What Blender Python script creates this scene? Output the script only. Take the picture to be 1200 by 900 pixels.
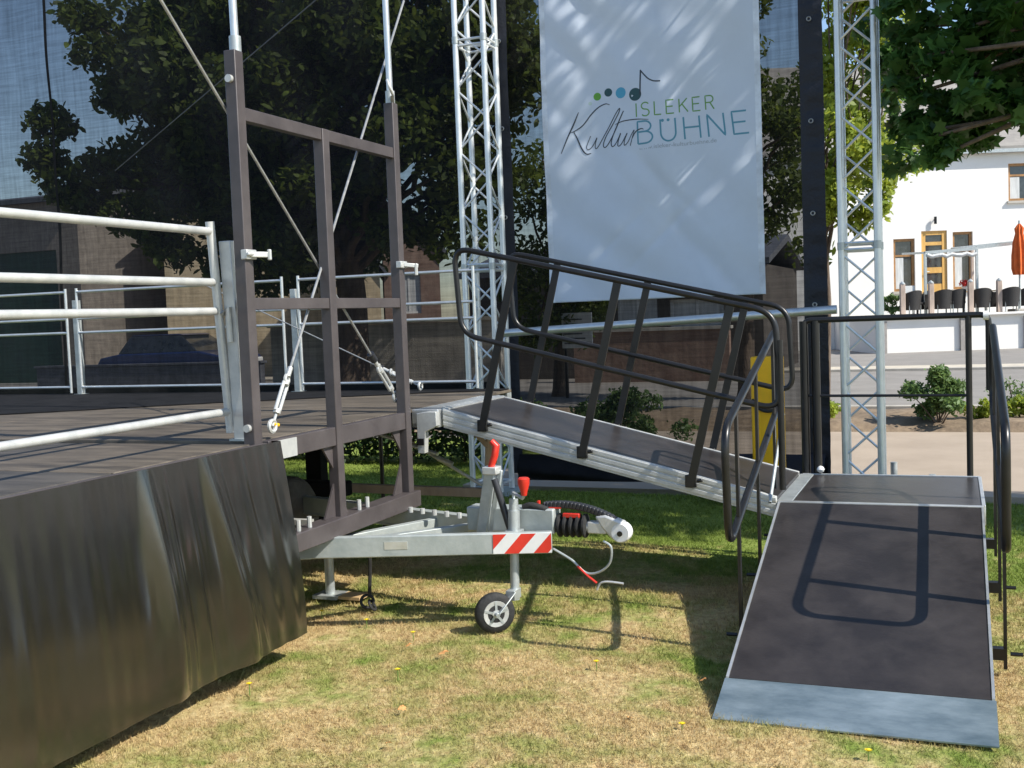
import bpy, math, random
import numpy as np
from mathutils import Vector, Matrix
rnd = random.Random(7); NR = np.random.RandomState(11)
sc = bpy.context.scene
for o in list(bpy.data.objects): bpy.data.objects.remove(o)
COL = sc.collection
# ---------------------------------------------------------------- camera
YAW, PITCH, ROLL, FPX = .381, .061, -.038, 1300.0
cy, sy = math.cos(YAW), math.sin(YAW)
r0 = Vector((cy, sy, 0)); f0 = Vector((-sy, cy, 0)); u0 = Vector((0, 0, 1))
fw = f0*math.cos(PITCH) - u0*math.sin(PITCH); up = u0*math.cos(PITCH) + f0*math.sin(PITCH)
rr = r0*math.cos(ROLL) + up*math.sin(ROLL); uu = up*math.cos(ROLL) - r0*math.sin(ROLL)
cam = bpy.data.cameras.new('camera'); co = bpy.data.objects.new('camera', cam); COL.objects.link(co)
co.matrix_world = Matrix(((rr.x, uu.x, -fw.x, 0), (rr.y, uu.y, -fw.y, 0), (rr.z, uu.z, -fw.z, 1.6), (0, 0, 0, 1)))
cam.sensor_width = 36; cam.lens = FPX/1200*36; cam.clip_end = 2000; cam.clip_start = .05
sc.camera = co
# ---------------------------------------------------------------- sky, sun, exposure
SUN = Vector((1.04, -.15, 1.0)).normalized()
w = bpy.data.worlds.new('World'); sc.world = w; w.use_nodes = True
nt = w.node_tree; bg = nt.nodes['Background']
sky = nt.nodes.new('ShaderNodeTexSky'); sky.sky_type = 'NISHITA'; sky.sun_disc = False
sky.sun_elevation = math.asin(SUN.z); sky.sun_rotation = math.atan2(SUN.x, SUN.y)
sky.dust_density = .4; sky.ozone_density = 2.5
nt.links.new(sky.outputs[0], bg.inputs[0]); bg.inputs[1].default_value = .14
sl = bpy.data.lights.new('sun', 'SUN'); sl.energy = 5.0; sl.angle = math.radians(.5); sl.color = (1, .95, .86)
so = bpy.data.objects.new('sun', sl); COL.objects.link(so); so.rotation_euler = SUN.to_track_quat('Z', 'Y').to_euler()
so.location = (8, -4, 12)
sc.view_settings.view_transform = 'Standard'; sc.view_settings.look = 'None'
sc.view_settings.exposure = .5; sc.view_settings.gamma = 1
sc.render.engine = 'CYCLES'
sc.cycles.max_bounces = 8; sc.cycles.transparent_max_bounces = 24
# ---------------------------------------------------------------- helpers: materials
def mat(name, c, rough=.6, metal=0, var=.12, scale=6, bump=0, bscale=40, c2=None, spec=.5, stretch=(1, 1, 1), sharp=None, coat=0):
    m = bpy.data.materials.new(name); m.use_nodes = True; t = m.node_tree; n = t.nodes; L = t.links
    b = n['Principled BSDF']; b.inputs['Roughness'].default_value = rough; b.inputs['Metallic'].default_value = metal
    b.inputs['Specular IOR Level'].default_value = spec; b.inputs['Coat Weight'].default_value = coat
    tc = n.new('ShaderNodeTexCoord'); mp = n.new('ShaderNodeMapping'); mp.inputs['Scale'].default_value = stretch
    L.new(tc.outputs['Object'], mp.inputs[0])
    no = n.new('ShaderNodeTexNoise'); no.inputs['Scale'].default_value = scale; no.inputs['Detail'].default_value = 6
    no.inputs['Roughness'].default_value = .65
    L.new(mp.outputs[0], no.inputs[0])
    cr = n.new('ShaderNodeValToRGB')
    if c2 is None:
        a = [max(0, x*(1-var*2)) for x in c]; d = [min(1, x*(1+var*2)) for x in c]
    else: a, d = c, c2
    lo, hi = sharp or (.3, .7)
    cr.color_ramp.elements[0].position = lo; cr.color_ramp.elements[1].position = hi
    cr.color_ramp.elements[0].color = (*a, 1); cr.color_ramp.elements[1].color = (*d, 1)
    L.new(no.outputs[0], cr.inputs[0]); L.new(cr.outputs[0], b.inputs['Base Color'])
    mr = n.new('ShaderNodeMapRange'); mr.inputs[3].default_value = max(.03, rough-.1); mr.inputs[4].default_value = min(1, rough+.12)
    L.new(no.outputs[0], mr.inputs[0]); L.new(mr.outputs[0], b.inputs['Roughness'])
    if bump:
        n2 = n.new('ShaderNodeTexNoise'); n2.inputs['Scale'].default_value = bscale; n2.inputs['Detail'].default_value = 4
        L.new(mp.outputs[0], n2.inputs[0]); bp = n.new('ShaderNodeBump'); bp.inputs['Strength'].default_value = bump
        bp.inputs['Distance'].default_value = .02
        L.new(n2.outputs[0], bp.inputs['Height']); L.new(bp.outputs[0], b.inputs['Normal'])
    return m
def leafmat(name, c, c2, trans=.35, rough=.5):
    m = mat(name, c, rough, c2=c2, scale=3.5, spec=.35); t = m.node_tree; n = t.nodes; L = t.links
    b = n['Principled BSDF']; tr = n.new('ShaderNodeBsdfTranslucent'); mx = n.new('ShaderNodeMixShader'); mx.inputs[0].default_value = trans
    cr = [x for x in n if x.type == 'VALTORGB'][0]
    hs = n.new('ShaderNodeHueSaturation'); hs.inputs['Value'].default_value = 2.2; hs.inputs['Hue'].default_value = .48
    L.new(cr.outputs[0], hs.inputs['Color']); L.new(hs.outputs[0], tr.inputs[0])
    L.new(b.outputs[0], mx.inputs[1]); L.new(tr.outputs[0], mx.inputs[2]); L.new(mx.outputs[0], n['Material Output'].inputs[0])
    # leaves differ a little one from another
    g = n.new('ShaderNodeNewGeometry'); ma = n.new('ShaderNodeMath'); ma.operation = 'MULTIPLY_ADD'; ma.inputs[1].default_value = .5; ma.inputs[2].default_value = .75
    L.new(g.outputs['Random Per Island'], ma.inputs[0]); h2 = n.new('ShaderNodeHueSaturation'); L.new(ma.outputs[0], h2.inputs['Value'])
    L.new(cr.outputs[0], h2.inputs['Color']); L.new(h2.outputs[0], b.inputs['Base Color']); L.new(h2.outputs[0], hs.inputs['Color'])
    return m
def gauze(name, c, open_):
    m = mat(name, c, .8, var=.3, scale=2.5, spec=.15); t = m.node_tree; n = t.nodes; L = t.links
    b = n['Principled BSDF']; tp = n.new('ShaderNodeBsdfTransparent'); mx = n.new('ShaderNodeMixShader')
    tc = n.new('ShaderNodeTexCoord'); mp = n.new('ShaderNodeMapping'); mp.inputs['Scale'].default_value = (30, 1, 2.2)
    mp2 = n.new('ShaderNodeMapping'); mp2.inputs['Scale'].default_value = (3, 1, 70)
    s1 = n.new('ShaderNodeTexNoise'); s1.inputs['Scale'].default_value = 1; s1.inputs['Detail'].default_value = 3
    s2 = n.new('ShaderNodeTexNoise'); s2.inputs['Scale'].default_value = 1; s2.inputs['Detail'].default_value = 2
    L.new(tc.outputs['Object'], mp.inputs[0]); L.new(tc.outputs['Object'], mp2.inputs[0]); L.new(mp.outputs[0], s1.inputs[0]); L.new(mp2.outputs[0], s2.inputs[0])
    ad = n.new('ShaderNodeMath'); ad.operation = 'ADD'; L.new(s1.outputs[0], ad.inputs[0]); L.new(s2.outputs[0], ad.inputs[1])
    mr = n.new('ShaderNodeMapRange'); mr.inputs[1].default_value = .65; mr.inputs[2].default_value = 1.35
    mr.inputs[3].default_value = open_*.72; mr.inputs[4].default_value = open_*1.3
    L.new(ad.outputs[0], mr.inputs[0]); L.new(mr.outputs[0], mx.inputs[0])
    L.new(b.outputs[0], mx.inputs[1]); L.new(tp.outputs[0], mx.inputs[2]); L.new(mx.outputs[0], n['Material Output'].inputs[0])
    return m
# ---------------------------------------------------------------- helpers: objects
def tag(o, label=None, cat=None, group=None, kind=None):
    if label: o['label'] = label
    if cat: o['category'] = cat
    if group: o['group'] = group
    if kind: o['kind'] = kind
    return o
def thing(name, label, cat, loc=(0, 0, 0), group=None, rotz=0):
    o = bpy.data.objects.new(name, None); COL.objects.link(o); o.location = loc; o.rotation_euler = (0, 0, rotz)
    o.empty_display_size = .2
    return tag(o, label, cat, group)
def worldloc(p):
    v = Vector(p.location)
    return v + worldloc(p.parent) if p.parent else v
class MB:
    def __init__(s): s.v = []; s.f = []
    def add(s, vs, fs):
        k = len(s.v); s.v += [tuple(v) for v in vs]; s.f += [tuple(i+k for i in f) for f in fs]; return s
    def box(s, x0, x1, y0, y1, z0, z1):
        return s.add([(x0, y0, z0), (x1, y0, z0), (x1, y1, z0), (x0, y1, z0), (x0, y0, z1), (x1, y0, z1), (x1, y1, z1), (x0, y1, z1)],
                     [(0, 3, 2, 1), (4, 5, 6, 7), (0, 1, 5, 4), (1, 2, 6, 5), (2, 3, 7, 6), (3, 0, 4, 7)])
    def bar(s, a, b, w, h, upv=(0, 0, 1)):
        a = Vector(a); b = Vector(b); d = (b-a).normalized(); U = Vector(upv)
        if abs(d.dot(U)) > .98: U = Vector((0, 1, 0))
        S = d.cross(U).normalized(); U = S.cross(d).normalized()
        vs = [p + S*i*w/2 + U*j*h/2 for p in (a, b) for i, j in ((-1, -1), (1, -1), (1, 1), (-1, 1))]
        return s.add(vs, [(3, 2, 1, 0), (4, 5, 6, 7), (0, 1, 5, 4), (1, 2, 6, 5), (2, 3, 7, 6), (3, 0, 4, 7)])
    def tube(s, pts, r, n=12, closed=False):
        P = [Vector(p) for p in pts]; m = len(P); R = r if isinstance(r, (list, tuple)) else [r]*m
        prev = None; vs = []
        for i, p in enumerate(P):
            if closed: d = P[(i+1) % m]-P[i-1]
            else: d = P[min(i+1, m-1)]-P[max(i-1, 0)]
            d.normalize()
            if prev is None:
                A = d.cross(Vector((0, 0, 1)) if abs(d.z) < .9 else Vector((1, 0, 0))).normalized()
            else: A = (prev - d*prev.dot(d)).normalized()
            prev = A; B = d.cross(A)
            for k in range(n):
                a = 2*math.pi*k/n; vs.append(p + (A*math.cos(a)+B*math.sin(a))*R[i])
        fs = []
        for i in range(m if closed else m-1):
            j = (i+1) % m
            for k in range(n): fs.append((i*n+k, i*n+(k+1) % n, j*n+(k+1) % n, j*n+k))
        if not closed: fs += [tuple(reversed(range(n))), tuple((m-1)*n+k for k in range(n))]
        return s.add(vs, fs)
    def cyl(s, a, b, r, n=16, r2=None): return s.tube([a, b], [r, r if r2 is None else r2], n)
    def prism(s, poly, axis, a, b):
        # poly: 2D points in the two other axes (in x,y,z order), swept along axis from a to b
        def mk(p, q): return {'x': (q, p[0], p[1]), 'y': (p[0], q, p[1]), 'z': (p[0], p[1], q)}[axis]
        n = len(poly); vs = [mk(p, a) for p in poly]+[mk(p, b) for p in poly]
        fs = [tuple(range(n)), tuple(reversed(range(n, 2*n)))]+[(i, i+n, (i+1) % n+n, (i+1) % n) for i in range(n)]
        return s.add(vs, fs)
    def torus(s, c, ax, R, r, n=24, m=10):
        ax = Vector(ax).normalized(); A = ax.orthogonal().normalized(); B = ax.cross(A)
        return s.tube([Vector(c)+(A*math.cos(2*math.pi*i/n)+B*math.sin(2*math.pi*i/n))*R for i in range(n)], r, m, closed=True)
    def lathe(s, c, ax, prof, n=24):   # prof: list of (offset along axis, radius)
        ax = Vector(ax).normalized(); A = ax.orthogonal().normalized(); B = ax.cross(A); c = Vector(c); vs = []; m = len(prof)
        for h, r in prof:
            for k in range(n):
                a = 2*math.pi*k/n; vs.append(c+ax*h+(A*math.cos(a)+B*math.sin(a))*r)
        fs = [(i*n+k, i*n+(k+1) % n, (i+1)*n+(k+1) % n, (i+1)*n+k) for i in range(m-1) for k in range(n)]
        fs += [tuple(reversed(range(n))), tuple((m-1)*n+k for k in range(n))]
        return s.add(vs, fs)
    def build(s, name, m, parent=None, bevel=0, smooth=True, label=None, local=False):
        me = bpy.data.meshes.new(name); me.from_pydata(s.v, [], s.f); me.validate()
        import bmesh
        bm = bmesh.new(); bm.from_mesh(me); bmesh.ops.recalc_face_normals(bm, faces=bm.faces); bm.to_mesh(me); bm.free()
        me.materials.append(m); o = bpy.data.objects.new(name, me); COL.objects.link(o)
        if parent:
            o.parent = parent
            if not local: o.location = -worldloc(parent)
        if smooth:
            for p in me.polygons: p.use_smooth = True
            me.set_sharp_from_angle(angle=math.radians(38))
        if bevel:
            b = o.modifiers.new('bevel', 'BEVEL'); b.width = bevel; b.segments = 2; b.limit_method = 'ANGLE'; b.angle_limit = math.radians(50)
        if label: o['label'] = label
        return o
def rounded(pts, r, n=6, closed=False):
    P = [Vector(p) for p in pts]; out = []; m = len(P)
    for i, p in enumerate(P):
        if not closed and i in (0, m-1): out.append(p); continue
        a = P[i-1]; b = P[(i+1) % m]; da = (a-p); db = (b-p)
        q = min(r, da.length*.48, db.length*.48); A = p+da.normalized()*q; B = p+db.normalized()*q
        for k in range(n+1):
            t = k/n; out.append(A*(1-t)**2 + p*2*t*(1-t) + B*t*t)
    return out
def npmesh(name, V, F, m, parent=None, smooth=False):
    # V (n,3) array, F (m,k) array
    me = bpy.data.meshes.new(name); k = F.shape[1]
    me.vertices.add(len(V)); me.vertices.foreach_set('co', V.astype(np.float32).ravel())
    me.loops.add(F.size); me.loops.foreach_set('vertex_index', F.astype(np.int32).ravel())
    me.polygons.add(len(F)); me.polygons.foreach_set('loop_start', np.arange(0, F.size, k, dtype=np.int32))
    me.update(calc_edges=True); me.validate()
    me.materials.append(m); o = bpy.data.objects.new(name, me); COL.objects.link(o)
    if parent: o.parent = parent; o.location = -worldloc(parent)
    return o
QUAD = np.array([(0, -.62, 0), (.27, -.22, .05), (.24, .25, .05), (0, .62, -.03), (-.24, .25, .05), (-.27, -.22, .05)])
LEAF = np.array([(0, -.5, 0), (.2, -.28, .03), (.52, -.34, 0), (.36, -.1, .05), (.55, .12, 0), (.26, .14, .05), (.16, .34, .02), (0, .6, -.04),
                 (-.16, .34, .02), (-.26, .14, .05), (-.55, .12, 0), (-.36, -.1, .05), (-.52, -.34, 0), (-.2, -.28, .03)])
def leaves(P, size, shape, droop=.0, jit=.35):
    n = len(P); k = len(shape)
    ang = NR.uniform(0, 2*math.pi, (n, 3)); a = NR.normal(size=(n, 3)); a[:, 2] = np.abs(a[:, 2])*1.1+droop; a /= np.linalg.norm(a, axis=1)[:, None]
    t = NR.normal(size=(n, 3)); t[:, 2] -= droop*1.5; t -= (t*a).sum(1)[:, None]*a; t /= np.linalg.norm(t, axis=1)[:, None]; b = np.cross(a, t)
    s = size*(1+NR.uniform(-jit, jit, n))
    V = P[:, None, :] + s[:, None, None]*(shape[None, :, 1, None]*t[:, None, :]+shape[None, :, 0, None]*b[:, None, :]+shape[None, :, 2, None]*a[:, None, :])
    F = np.arange(n*k).reshape(n, k)
    return V.reshape(-1, 3), F
def clump_pts(C, R, n, flat=.75):
    if n == 0: return np.concatenate([clump_pts([c], [r], 44 if r < .3 else (84 if c[2] < 6.3 and not (c[0] < 2.9 and c[1] > 8.55 and c[2] > 4.7) else 26), .85) for c, r in zip(C, R)])  # maple leaf counts, thinned where sun dapples should reach the banner
    # points through a set of clumps, denser to their rims
    out = []
    for c, r in zip(C, R):
        d = NR.normal(size=(n, 3)); d /= np.linalg.norm(d, axis=1)[:, None]
        rad = NR.uniform(.15, 1, n)**.45
        q = d*rad[:, None]*np.array([r, r, r*flat]); q += NR.normal(size=(n, 3))*r*.12
        out.append(np.array(c)+q)
    return np.concatenate(out)
# ---------------------------------------------------------------- materials
M = {}
M['galv'] = mat('galvanised_steel', (.36, .39, .39), .42, .55, c2=(.52, .55, .54), scale=14, bump=.04)
M['galvbeam'] = mat('galvanised_beam', (.33, .37, .36), .5, .35, c2=(.46, .49, .47), scale=9, bump=.05)
M['alu'] = mat('aluminium', (.56, .58, .58), .33, .7, c2=(.72, .73, .72), scale=12, bump=.03)
M['alurail'] = mat('aluminium_rail', (.46, .47, .46), .42, .4, c2=(.64, .64, .61), scale=10, bump=.03)
M['trussalu'] = mat('truss_aluminium', (.62, .65, .66), .35, .45, c2=(.78, .8, .8), scale=9)
M['brown'] = mat('brown_grey_lacquer', (.05, .042, .043), .42, 0, c2=(.085, .073, .073), scale=5, bump=.03)
M['black'] = mat('black_lacquer', (.006, .006, .006), .34, 0, c2=(.013, .012, .012), scale=8)
M['rubber'] = mat('black_rubber', (.018, .018, .018), .75, 0, var=.3, scale=20, bump=.2)
M['plastic'] = mat('black_plastic', (.025, .026, .03), .4, 0, var=.2)
M['red'] = mat('red_plastic', (.62, .035, .02), .35, 0, var=.08)
M['white'] = mat('white_paint', (.7, .7, .68), .5, 0, var=.05)
M['steel'] = mat('steel_wire', (.3, .3, .29), .4, .6, c2=(.45, .45, .44), scale=30)
M['yellowp'] = mat('yellow_paint', (.9, .47, .005), .45, 0, var=.05)
M['wood'] = mat('wood', (.4, .27, .13), .6, 0, c2=(.55, .38, .2), stretch=(1, 1, 8))
# ---------------------------------------------------------------- ground
def ground_mat(name, blades=False):
    m = bpy.data.materials.new(name); m.use_nodes = True; t = m.node_tree; n = t.nodes; L = t.links; b = n['Principled BSDF']
    b.inputs['Roughness'].default_value = .85; b.inputs['Specular IOR Level'].default_value = .2
    tc = n.new('ShaderNodeTexCoord')
    def noise(s, d=5, r=.6):
        x = n.new('ShaderNodeTexNoise'); x.inputs['Scale'].default_value = s; x.inputs['Detail'].default_value = d; x.inputs['Roughness'].default_value = r
        L.new(tc.outputs['Object'], x.inputs[0]); return x.outputs[0]
    def ramp(src, stops):
        c = n.new('ShaderNodeValToRGB'); e = c.color_ramp.elements
        while len(e) < len(stops): e.new(.5)
        for i, (p, col) in enumerate(stops): e[i].position = p; e[i].color = (*col, 1)
        L.new(src, c.inputs[0]); return c.outputs[0]
    def mix(f, a, bb):
        x = n.new('ShaderNodeMix'); x.data_type = 'RGBA'
        L.new(f, x.inputs[0]); L.new(a, x.inputs[6]); L.new(bb, x.inputs[7]); return x.outputs[2]
    patch = noise(1.15, 7, .62); fine = noise(26, 5, .7); mid = noise(6, 4, .6)
    dry = ramp(fine, [(.3, (.31, .2, .095)), (.52, (.5, .375, .18)), (.72, (.64, .52, .28))])
    grn = ramp(fine, [(.3, (.1, .15, .025)), (.55, (.2, .26, .05)), (.75, (.3, .35, .1))])
    a1 = n.new('ShaderNodeMath'); a1.operation = 'MULTIPLY_ADD'; a1.inputs[1].default_value = .55
    L.new(mid, a1.inputs[0]); L.new(patch, a1.inputs[2])
    # the lawn is drier in front and gets greener towards the back
    sx = n.new('ShaderNodeSeparateXYZ'); L.new(tc.outputs['Object'], sx.inputs[0])
    gr = n.new('ShaderNodeMapRange'); gr.inputs[1].default_value = 6.2; gr.inputs[2].default_value = 8.2; gr.inputs[3].default_value = 0; gr.inputs[4].default_value = .3
    L.new(sx.outputs[1], gr.inputs[0]); a2 = n.new('ShaderNodeMath'); a2.operation = 'ADD'; L.new(a1.outputs[0], a2.inputs[0]); L.new(gr.outputs[0], a2.inputs[1])
    fac = ramp(a2.outputs[0], [(.69, (0, 0, 0)), (.93, (1, 1, 1))])
    col = mix(fac, dry, grn)
    if blades:
        g = n.new('ShaderNodeNewGeometry'); h = n.new('ShaderNodeHueSaturation'); ma = n.new('ShaderNodeMath'); ma.operation = 'MULTIPLY_ADD'
        ma.inputs[1].default_value = .5; ma.inputs[2].default_value = .8; L.new(g.outputs['Random Per Island'], ma.inputs[0])
        L.new(ma.outputs[0], h.inputs['Value']); L.new(col, h.inputs['Color']); col = h.outputs[0]
        tr = n.new('ShaderNodeBsdfTranslucent'); mx = n.new('ShaderNodeMixShader'); mx.inputs[0].default_value = .3
        L.new(col, tr.inputs[0]); L.new(b.outputs[0], mx.inputs[1]); L.new(tr.outputs[0], mx.inputs[2]); L.new(mx.outputs[0], n['Material Output'].inputs[0])
    else:
        bp = n.new('ShaderNodeBump'); bp.inputs['Strength'].default_value = .8; bp.inputs['Distance'].default_value = .03
        L.new(fine, bp.inputs['Height']); L.new(bp.outputs[0], b.inputs['Normal'])
    L.new(col, b.inputs['Base Color']); return m
M['lawn'] = ground_mat('lawn_soil'); M['blade'] = ground_mat('grass_blade', True)
nx, ny = 120, 100
X, Y = np.meshgrid(np.linspace(-14, 7, nx), np.linspace(-3, 13.5, ny))
def gz(x, y): return .012*np.sin(x*2.1+y)+.01*np.sin(y*3.3-x*1.2)-.012-.05*np.clip((y-9.4)*4, 0, 1)*np.clip((x+4.5)*4, 0, 1)
V = np.stack([X, Y, gz(X, Y)], -1).reshape(-1, 3)
I = np.arange(nx*ny).reshape(ny, nx); F = np.stack([I[:-1, :-1], I[:-1, 1:], I[1:, 1:], I[1:, :-1]], -1).reshape(-1, 4)
lo = npmesh('lawn', V, F, M['lawn']); tag(lo, kind='structure')
for p in lo.data.polygons: p.use_smooth = True
M['asphalt'] = mat('asphalt', (.2, .185, .165), .85, c2=(.27, .25, .225), scale=1.2, bump=.25, bscale=60)
M['path'] = mat('path_asphalt', (.33, .265, .2), .85, c2=(.4, .325, .25), scale=1.5, bump=.2, bscale=70)
M['soil'] = mat('soil', (.14, .1, .065), .9, c2=(.27, .2, .13), scale=7, bump=.6, bscale=14)
M['kerb'] = mat('kerb_stone', (.42, .39, .34), .8, var=.1, scale=3, bump=.1)
MB().box(-400, 400, -60, 500, -.6, -.06).build('ground', M['asphalt'], smooth=False)['kind'] = 'structure'
MB().add([(-60, 17.2, 0), (60, 17.2, 0), (60, 120, 0), (-60, 120, 0)], [(0, 1, 2, 3)]).build('road', M['asphalt'])['kind'] = 'structure'
MB().box(-4.4, 30, 9.62, 14.3, -.05, .006).build('path', M['path'], smooth=False)['kind'] = 'structure'
MB().box(7.01, 30, -20, 9.6, -.05, .0).build('meadow', M['lawn'], smooth=False)['kind'] = 'structure'
bx, by = np.meshgrid(np.linspace(-14, 12, 130), np.linspace(14.32, 16.8, 18))
bz = .05+.05*np.sin(bx*3)*np.sin(by*4)+.08*np.sin((by-14.32)/2.48*math.pi)+NR.uniform(-.02, .02, bx.shape)
bz[0, :] = bz[-1, :] = -.02
I = np.arange(bx.size).reshape(bx.shape); F = np.stack([I[:-1, :-1], I[:-1, 1:], I[1:, 1:], I[1:, :-1]], -1).reshape(-1, 4)
tag(npmesh('planting_bed', np.stack([bx, by, bz], -1).reshape(-1, 3), F, M['soil']), kind='structure')
MB().box(-30, 30, 16.85, 17.0, -.05, .1).box(-30, 30, 27.0, 27.2, -.05, .06).build('kerb', M['kerb'], bevel=.01, smooth=False)['kind'] = 'structure'
M['line'] = mat('light_paving', (.5, .45, .36), .8, var=.08)
MB().box(-30, 30, 27.2, 28.4, -.05, .05).build('pavement', M['line'], smooth=False)['kind'] = 'structure'
# grass blades on the lawn
def blades(n, x0, x1, y0, y1, h, wd):
    x = NR.uniform(x0, x1, n); y = NR.uniform(y0, y1, n); cl = np.sin(x*5.1+1.7*np.sin(y*4))+np.sin(y*6.3+2*np.sin(x*3.1)) + NR.normal(0, .8, n)
    keep = cl > -1.2; x = x[keep]; y = y[keep]; k = len(x)
    a = NR.uniform(0, 2*math.pi, k); H = h*NR.uniform(.35, 1.2, k); lean = NR.normal(0, .75, (k, 2))*H[:, None]; z = gz(x, y)
    dx = np.cos(a)*wd; dy = np.sin(a)*wd
    V = np.stack([np.stack([x-dx, y-dy, z-.004], -1), np.stack([x+dx, y+dy, z-.004], -1), np.stack([x+lean[:, 0], y+lean[:, 1], z+H], -1)], 1).reshape(-1, 3)
    return V
Vb = np.concatenate([blades(150000, -4.3, 1.0, 2.9, 5.4, .022, .0022), blades(110000, -5.5, 1.2, 5.4, 7.8, .026, .003), blades(60000, -8, 1.6, 7.8, 9.6, .032, .005), blades(25000, -9, -4.5, 9.6, 11.2, .03, .006)])
g = npmesh('grass', Vb, np.arange(len(Vb)).reshape(-1, 3), M['blade']); tag(g, 'short dry and green grass covering the lawn', 'grass', kind='stuff')
# ---------------------------------------------------------------- white building with terrace (far right)
M['render'] = mat('white_render', (.74, .72, .68), .8, c2=(.82, .8, .76), scale=.8, bump=.1)
M['tile'] = mat('grey_roof_tile', (.2, .185, .17), .7, c2=(.3, .28, .25), scale=2, bump=.5, bscale=7, stretch=(1, 1, 3))
M['glass'] = mat('window_glass', (.03, .035, .04), .08, var=.3, spec=.8)
M['winwood'] = mat('window_wood', (.33, .17, .06), .5, var=.15)
M['doorwood'] = mat('door_wood', (.62, .36, .1), .5, var=.1, stretch=(1, 1, .2))
M['curtain'] = mat('curtain', (.55, .56, .55), .9, var=.1, scale=2, stretch=(8, 1, 1))
B = thing('white_house', 'large white rendered house with wooden door and grey tiled roof behind the terrace', 'house', (2, 42, 0))
WY = 42.0
def wall_holes(x0, x1, z0, z1, holes, y, th):
    xs = sorted({x0, x1, *[h[0] for h in holes], *[h[1] for h in holes]}); zs = sorted({z0, z1, *[h[2] for h in holes], *[h[3] for h in holes]})
    m = MB()
    for a, b in zip(xs, xs[1:]):
        for c, d in zip(zs, zs[1:]):
            if any(h[0] <= a and b <= h[1] and h[2] <= c and d <= h[3] for h in holes): continue
            m.box(a, b, y, y+th, c, d)
    return m
HL = [(-2.1, -1.35, 1.95, 3.78), (-1.12, -.22, 1.55, 4.02), (-.02, .68, 1.95, 3.95), (1.95, 2.85, 4.95, 6.25)]
m = wall_holes(-7.2, 14, 0, 6.75, HL, WY, .35); m.box(-7.2, -6.9, WY+.35, WY+9, 0, 6.75).box(13.7, 14, WY+.35, WY+9, 0, 6.75)
m.build('wall', M['render'], B, smooth=False)
MB().add([(-7.6, WY-.15, 6.7), (14.4, WY-.15, 6.7), (14.4, WY+4.6, 10.6), (-7.6, WY+4.6, 10.6), (-7.6, WY+9.4, 6.7), (14.4, WY+9.4, 6.7),
          (-7.6, WY-.15, 6.85), (14.4, WY-.15, 6.85), (14.4, WY+4.6, 10.8), (-7.6, WY+4.6, 10.8), (-7.6, WY+9.4, 6.85), (14.4, WY+9.4, 6.85)],
         [(0, 1, 2, 3), (3, 2, 5, 4), (6, 7, 8, 9), (9, 8, 11, 10), (0, 1, 7, 6), (4, 5, 11, 10), (0, 3, 9, 6), (3, 4, 10, 9), (1, 2, 8, 7), (2, 5, 11, 8)]).build('roof', M['tile'], B)
MB().box(-7.6, 14.4, WY-.27, WY-.15, 6.62, 6.74).build('gutter', M['galv'], B)
for i, h in enumerate(HL):
    if i == 1: continue
    f = MB(); t_ = .09
    f.box(h[0], h[0]+t_, WY+.08, WY+.2, h[2], h[3]).box(h[1]-t_, h[1], WY+.08, WY+.2, h[2], h[3]).box(h[0]+t_, h[1]-t_, WY+.08, WY+.2, h[3]-t_, h[3]).box(h[0]+t_, h[1]-t_, WY+.08, WY+.2, h[2], h[2]+t_)
    f.box(h[0]+t_, h[1]-t_, WY+.09, WY+.19, h[2]+(h[3]-h[2])*.66, h[2]+(h[3]-h[2])*.66+.07)
    wo = f.build('window', M['winwood'], B, smooth=False)
    MB().box(h[0]+t_, h[1]-t_, WY+.13, WY+.15, h[2]+t_, h[3]-t_).build('pane', M['glass'], wo, smooth=False).location = (0, 0, 0)
    MB().box(h[0]+t_, h[0]+t_+(h[1]-h[0])*.38, WY+.105, WY+.12, h[2]+t_, h[2]+(h[3]-h[2])*.64).build('curtain', M['curtain'], wo, smooth=False).location = (0, 0, 0)
    MB().box(h[0]-.06, h[1]+.06, WY-.1, WY+.05, h[2]-.08, h[2]).build('sill', M['kerb'], wo, smooth=False).location = (0, 0, 0)
h = HL[1]; d = MB()
d.box(h[0], h[0]+.16, WY+.05, WY+.15, h[2], h[3]).box(h[1]-.16, h[1], WY+.05, WY+.15, h[2], h[3])
for z0, z1 in ((h[2], h[2]+.25), (h[2]+1.0, h[2]+1.2), (h[3]-.5, h[3]-.38), (h[3]-.14, h[3])): d.box(h[0]+.16, h[1]-.16, WY+.055, WY+.145, z0, z1)
dd = d.build('door', M['doorwood'], B, smooth=False)
MB().box(h[0]+.16, h[1]-.16, WY+.09, WY+.11, h[2]+.2, h[3]-.1).build('door_glass', M['glass'], dd, smooth=False).location = (0, 0, 0)
MB().box(h[0]+.16, h[1]-.16, WY+.07, WY+.09, h[2]+.25, h[2]+.62).build('panel', M['doorwood'], dd, smooth=False).location = (0, 0, 0)
MB().cyl((h[0]+.12, WY-.03, h[2]+1.05), (h[0]+.26, WY-.03, h[2]+1.05), .02, 8).build('handle', M['galv'], dd).location = (0, 0, 0)
MB().cyl((-.66, WY-.12, 4.25), (-.66, WY-.12, 4.5), .05, 8).cyl((-.66, WY-.12, 4.4), (-.66, WY, 4.4), .02, 6).build('wall_lamp', M['black'], B)
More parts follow.
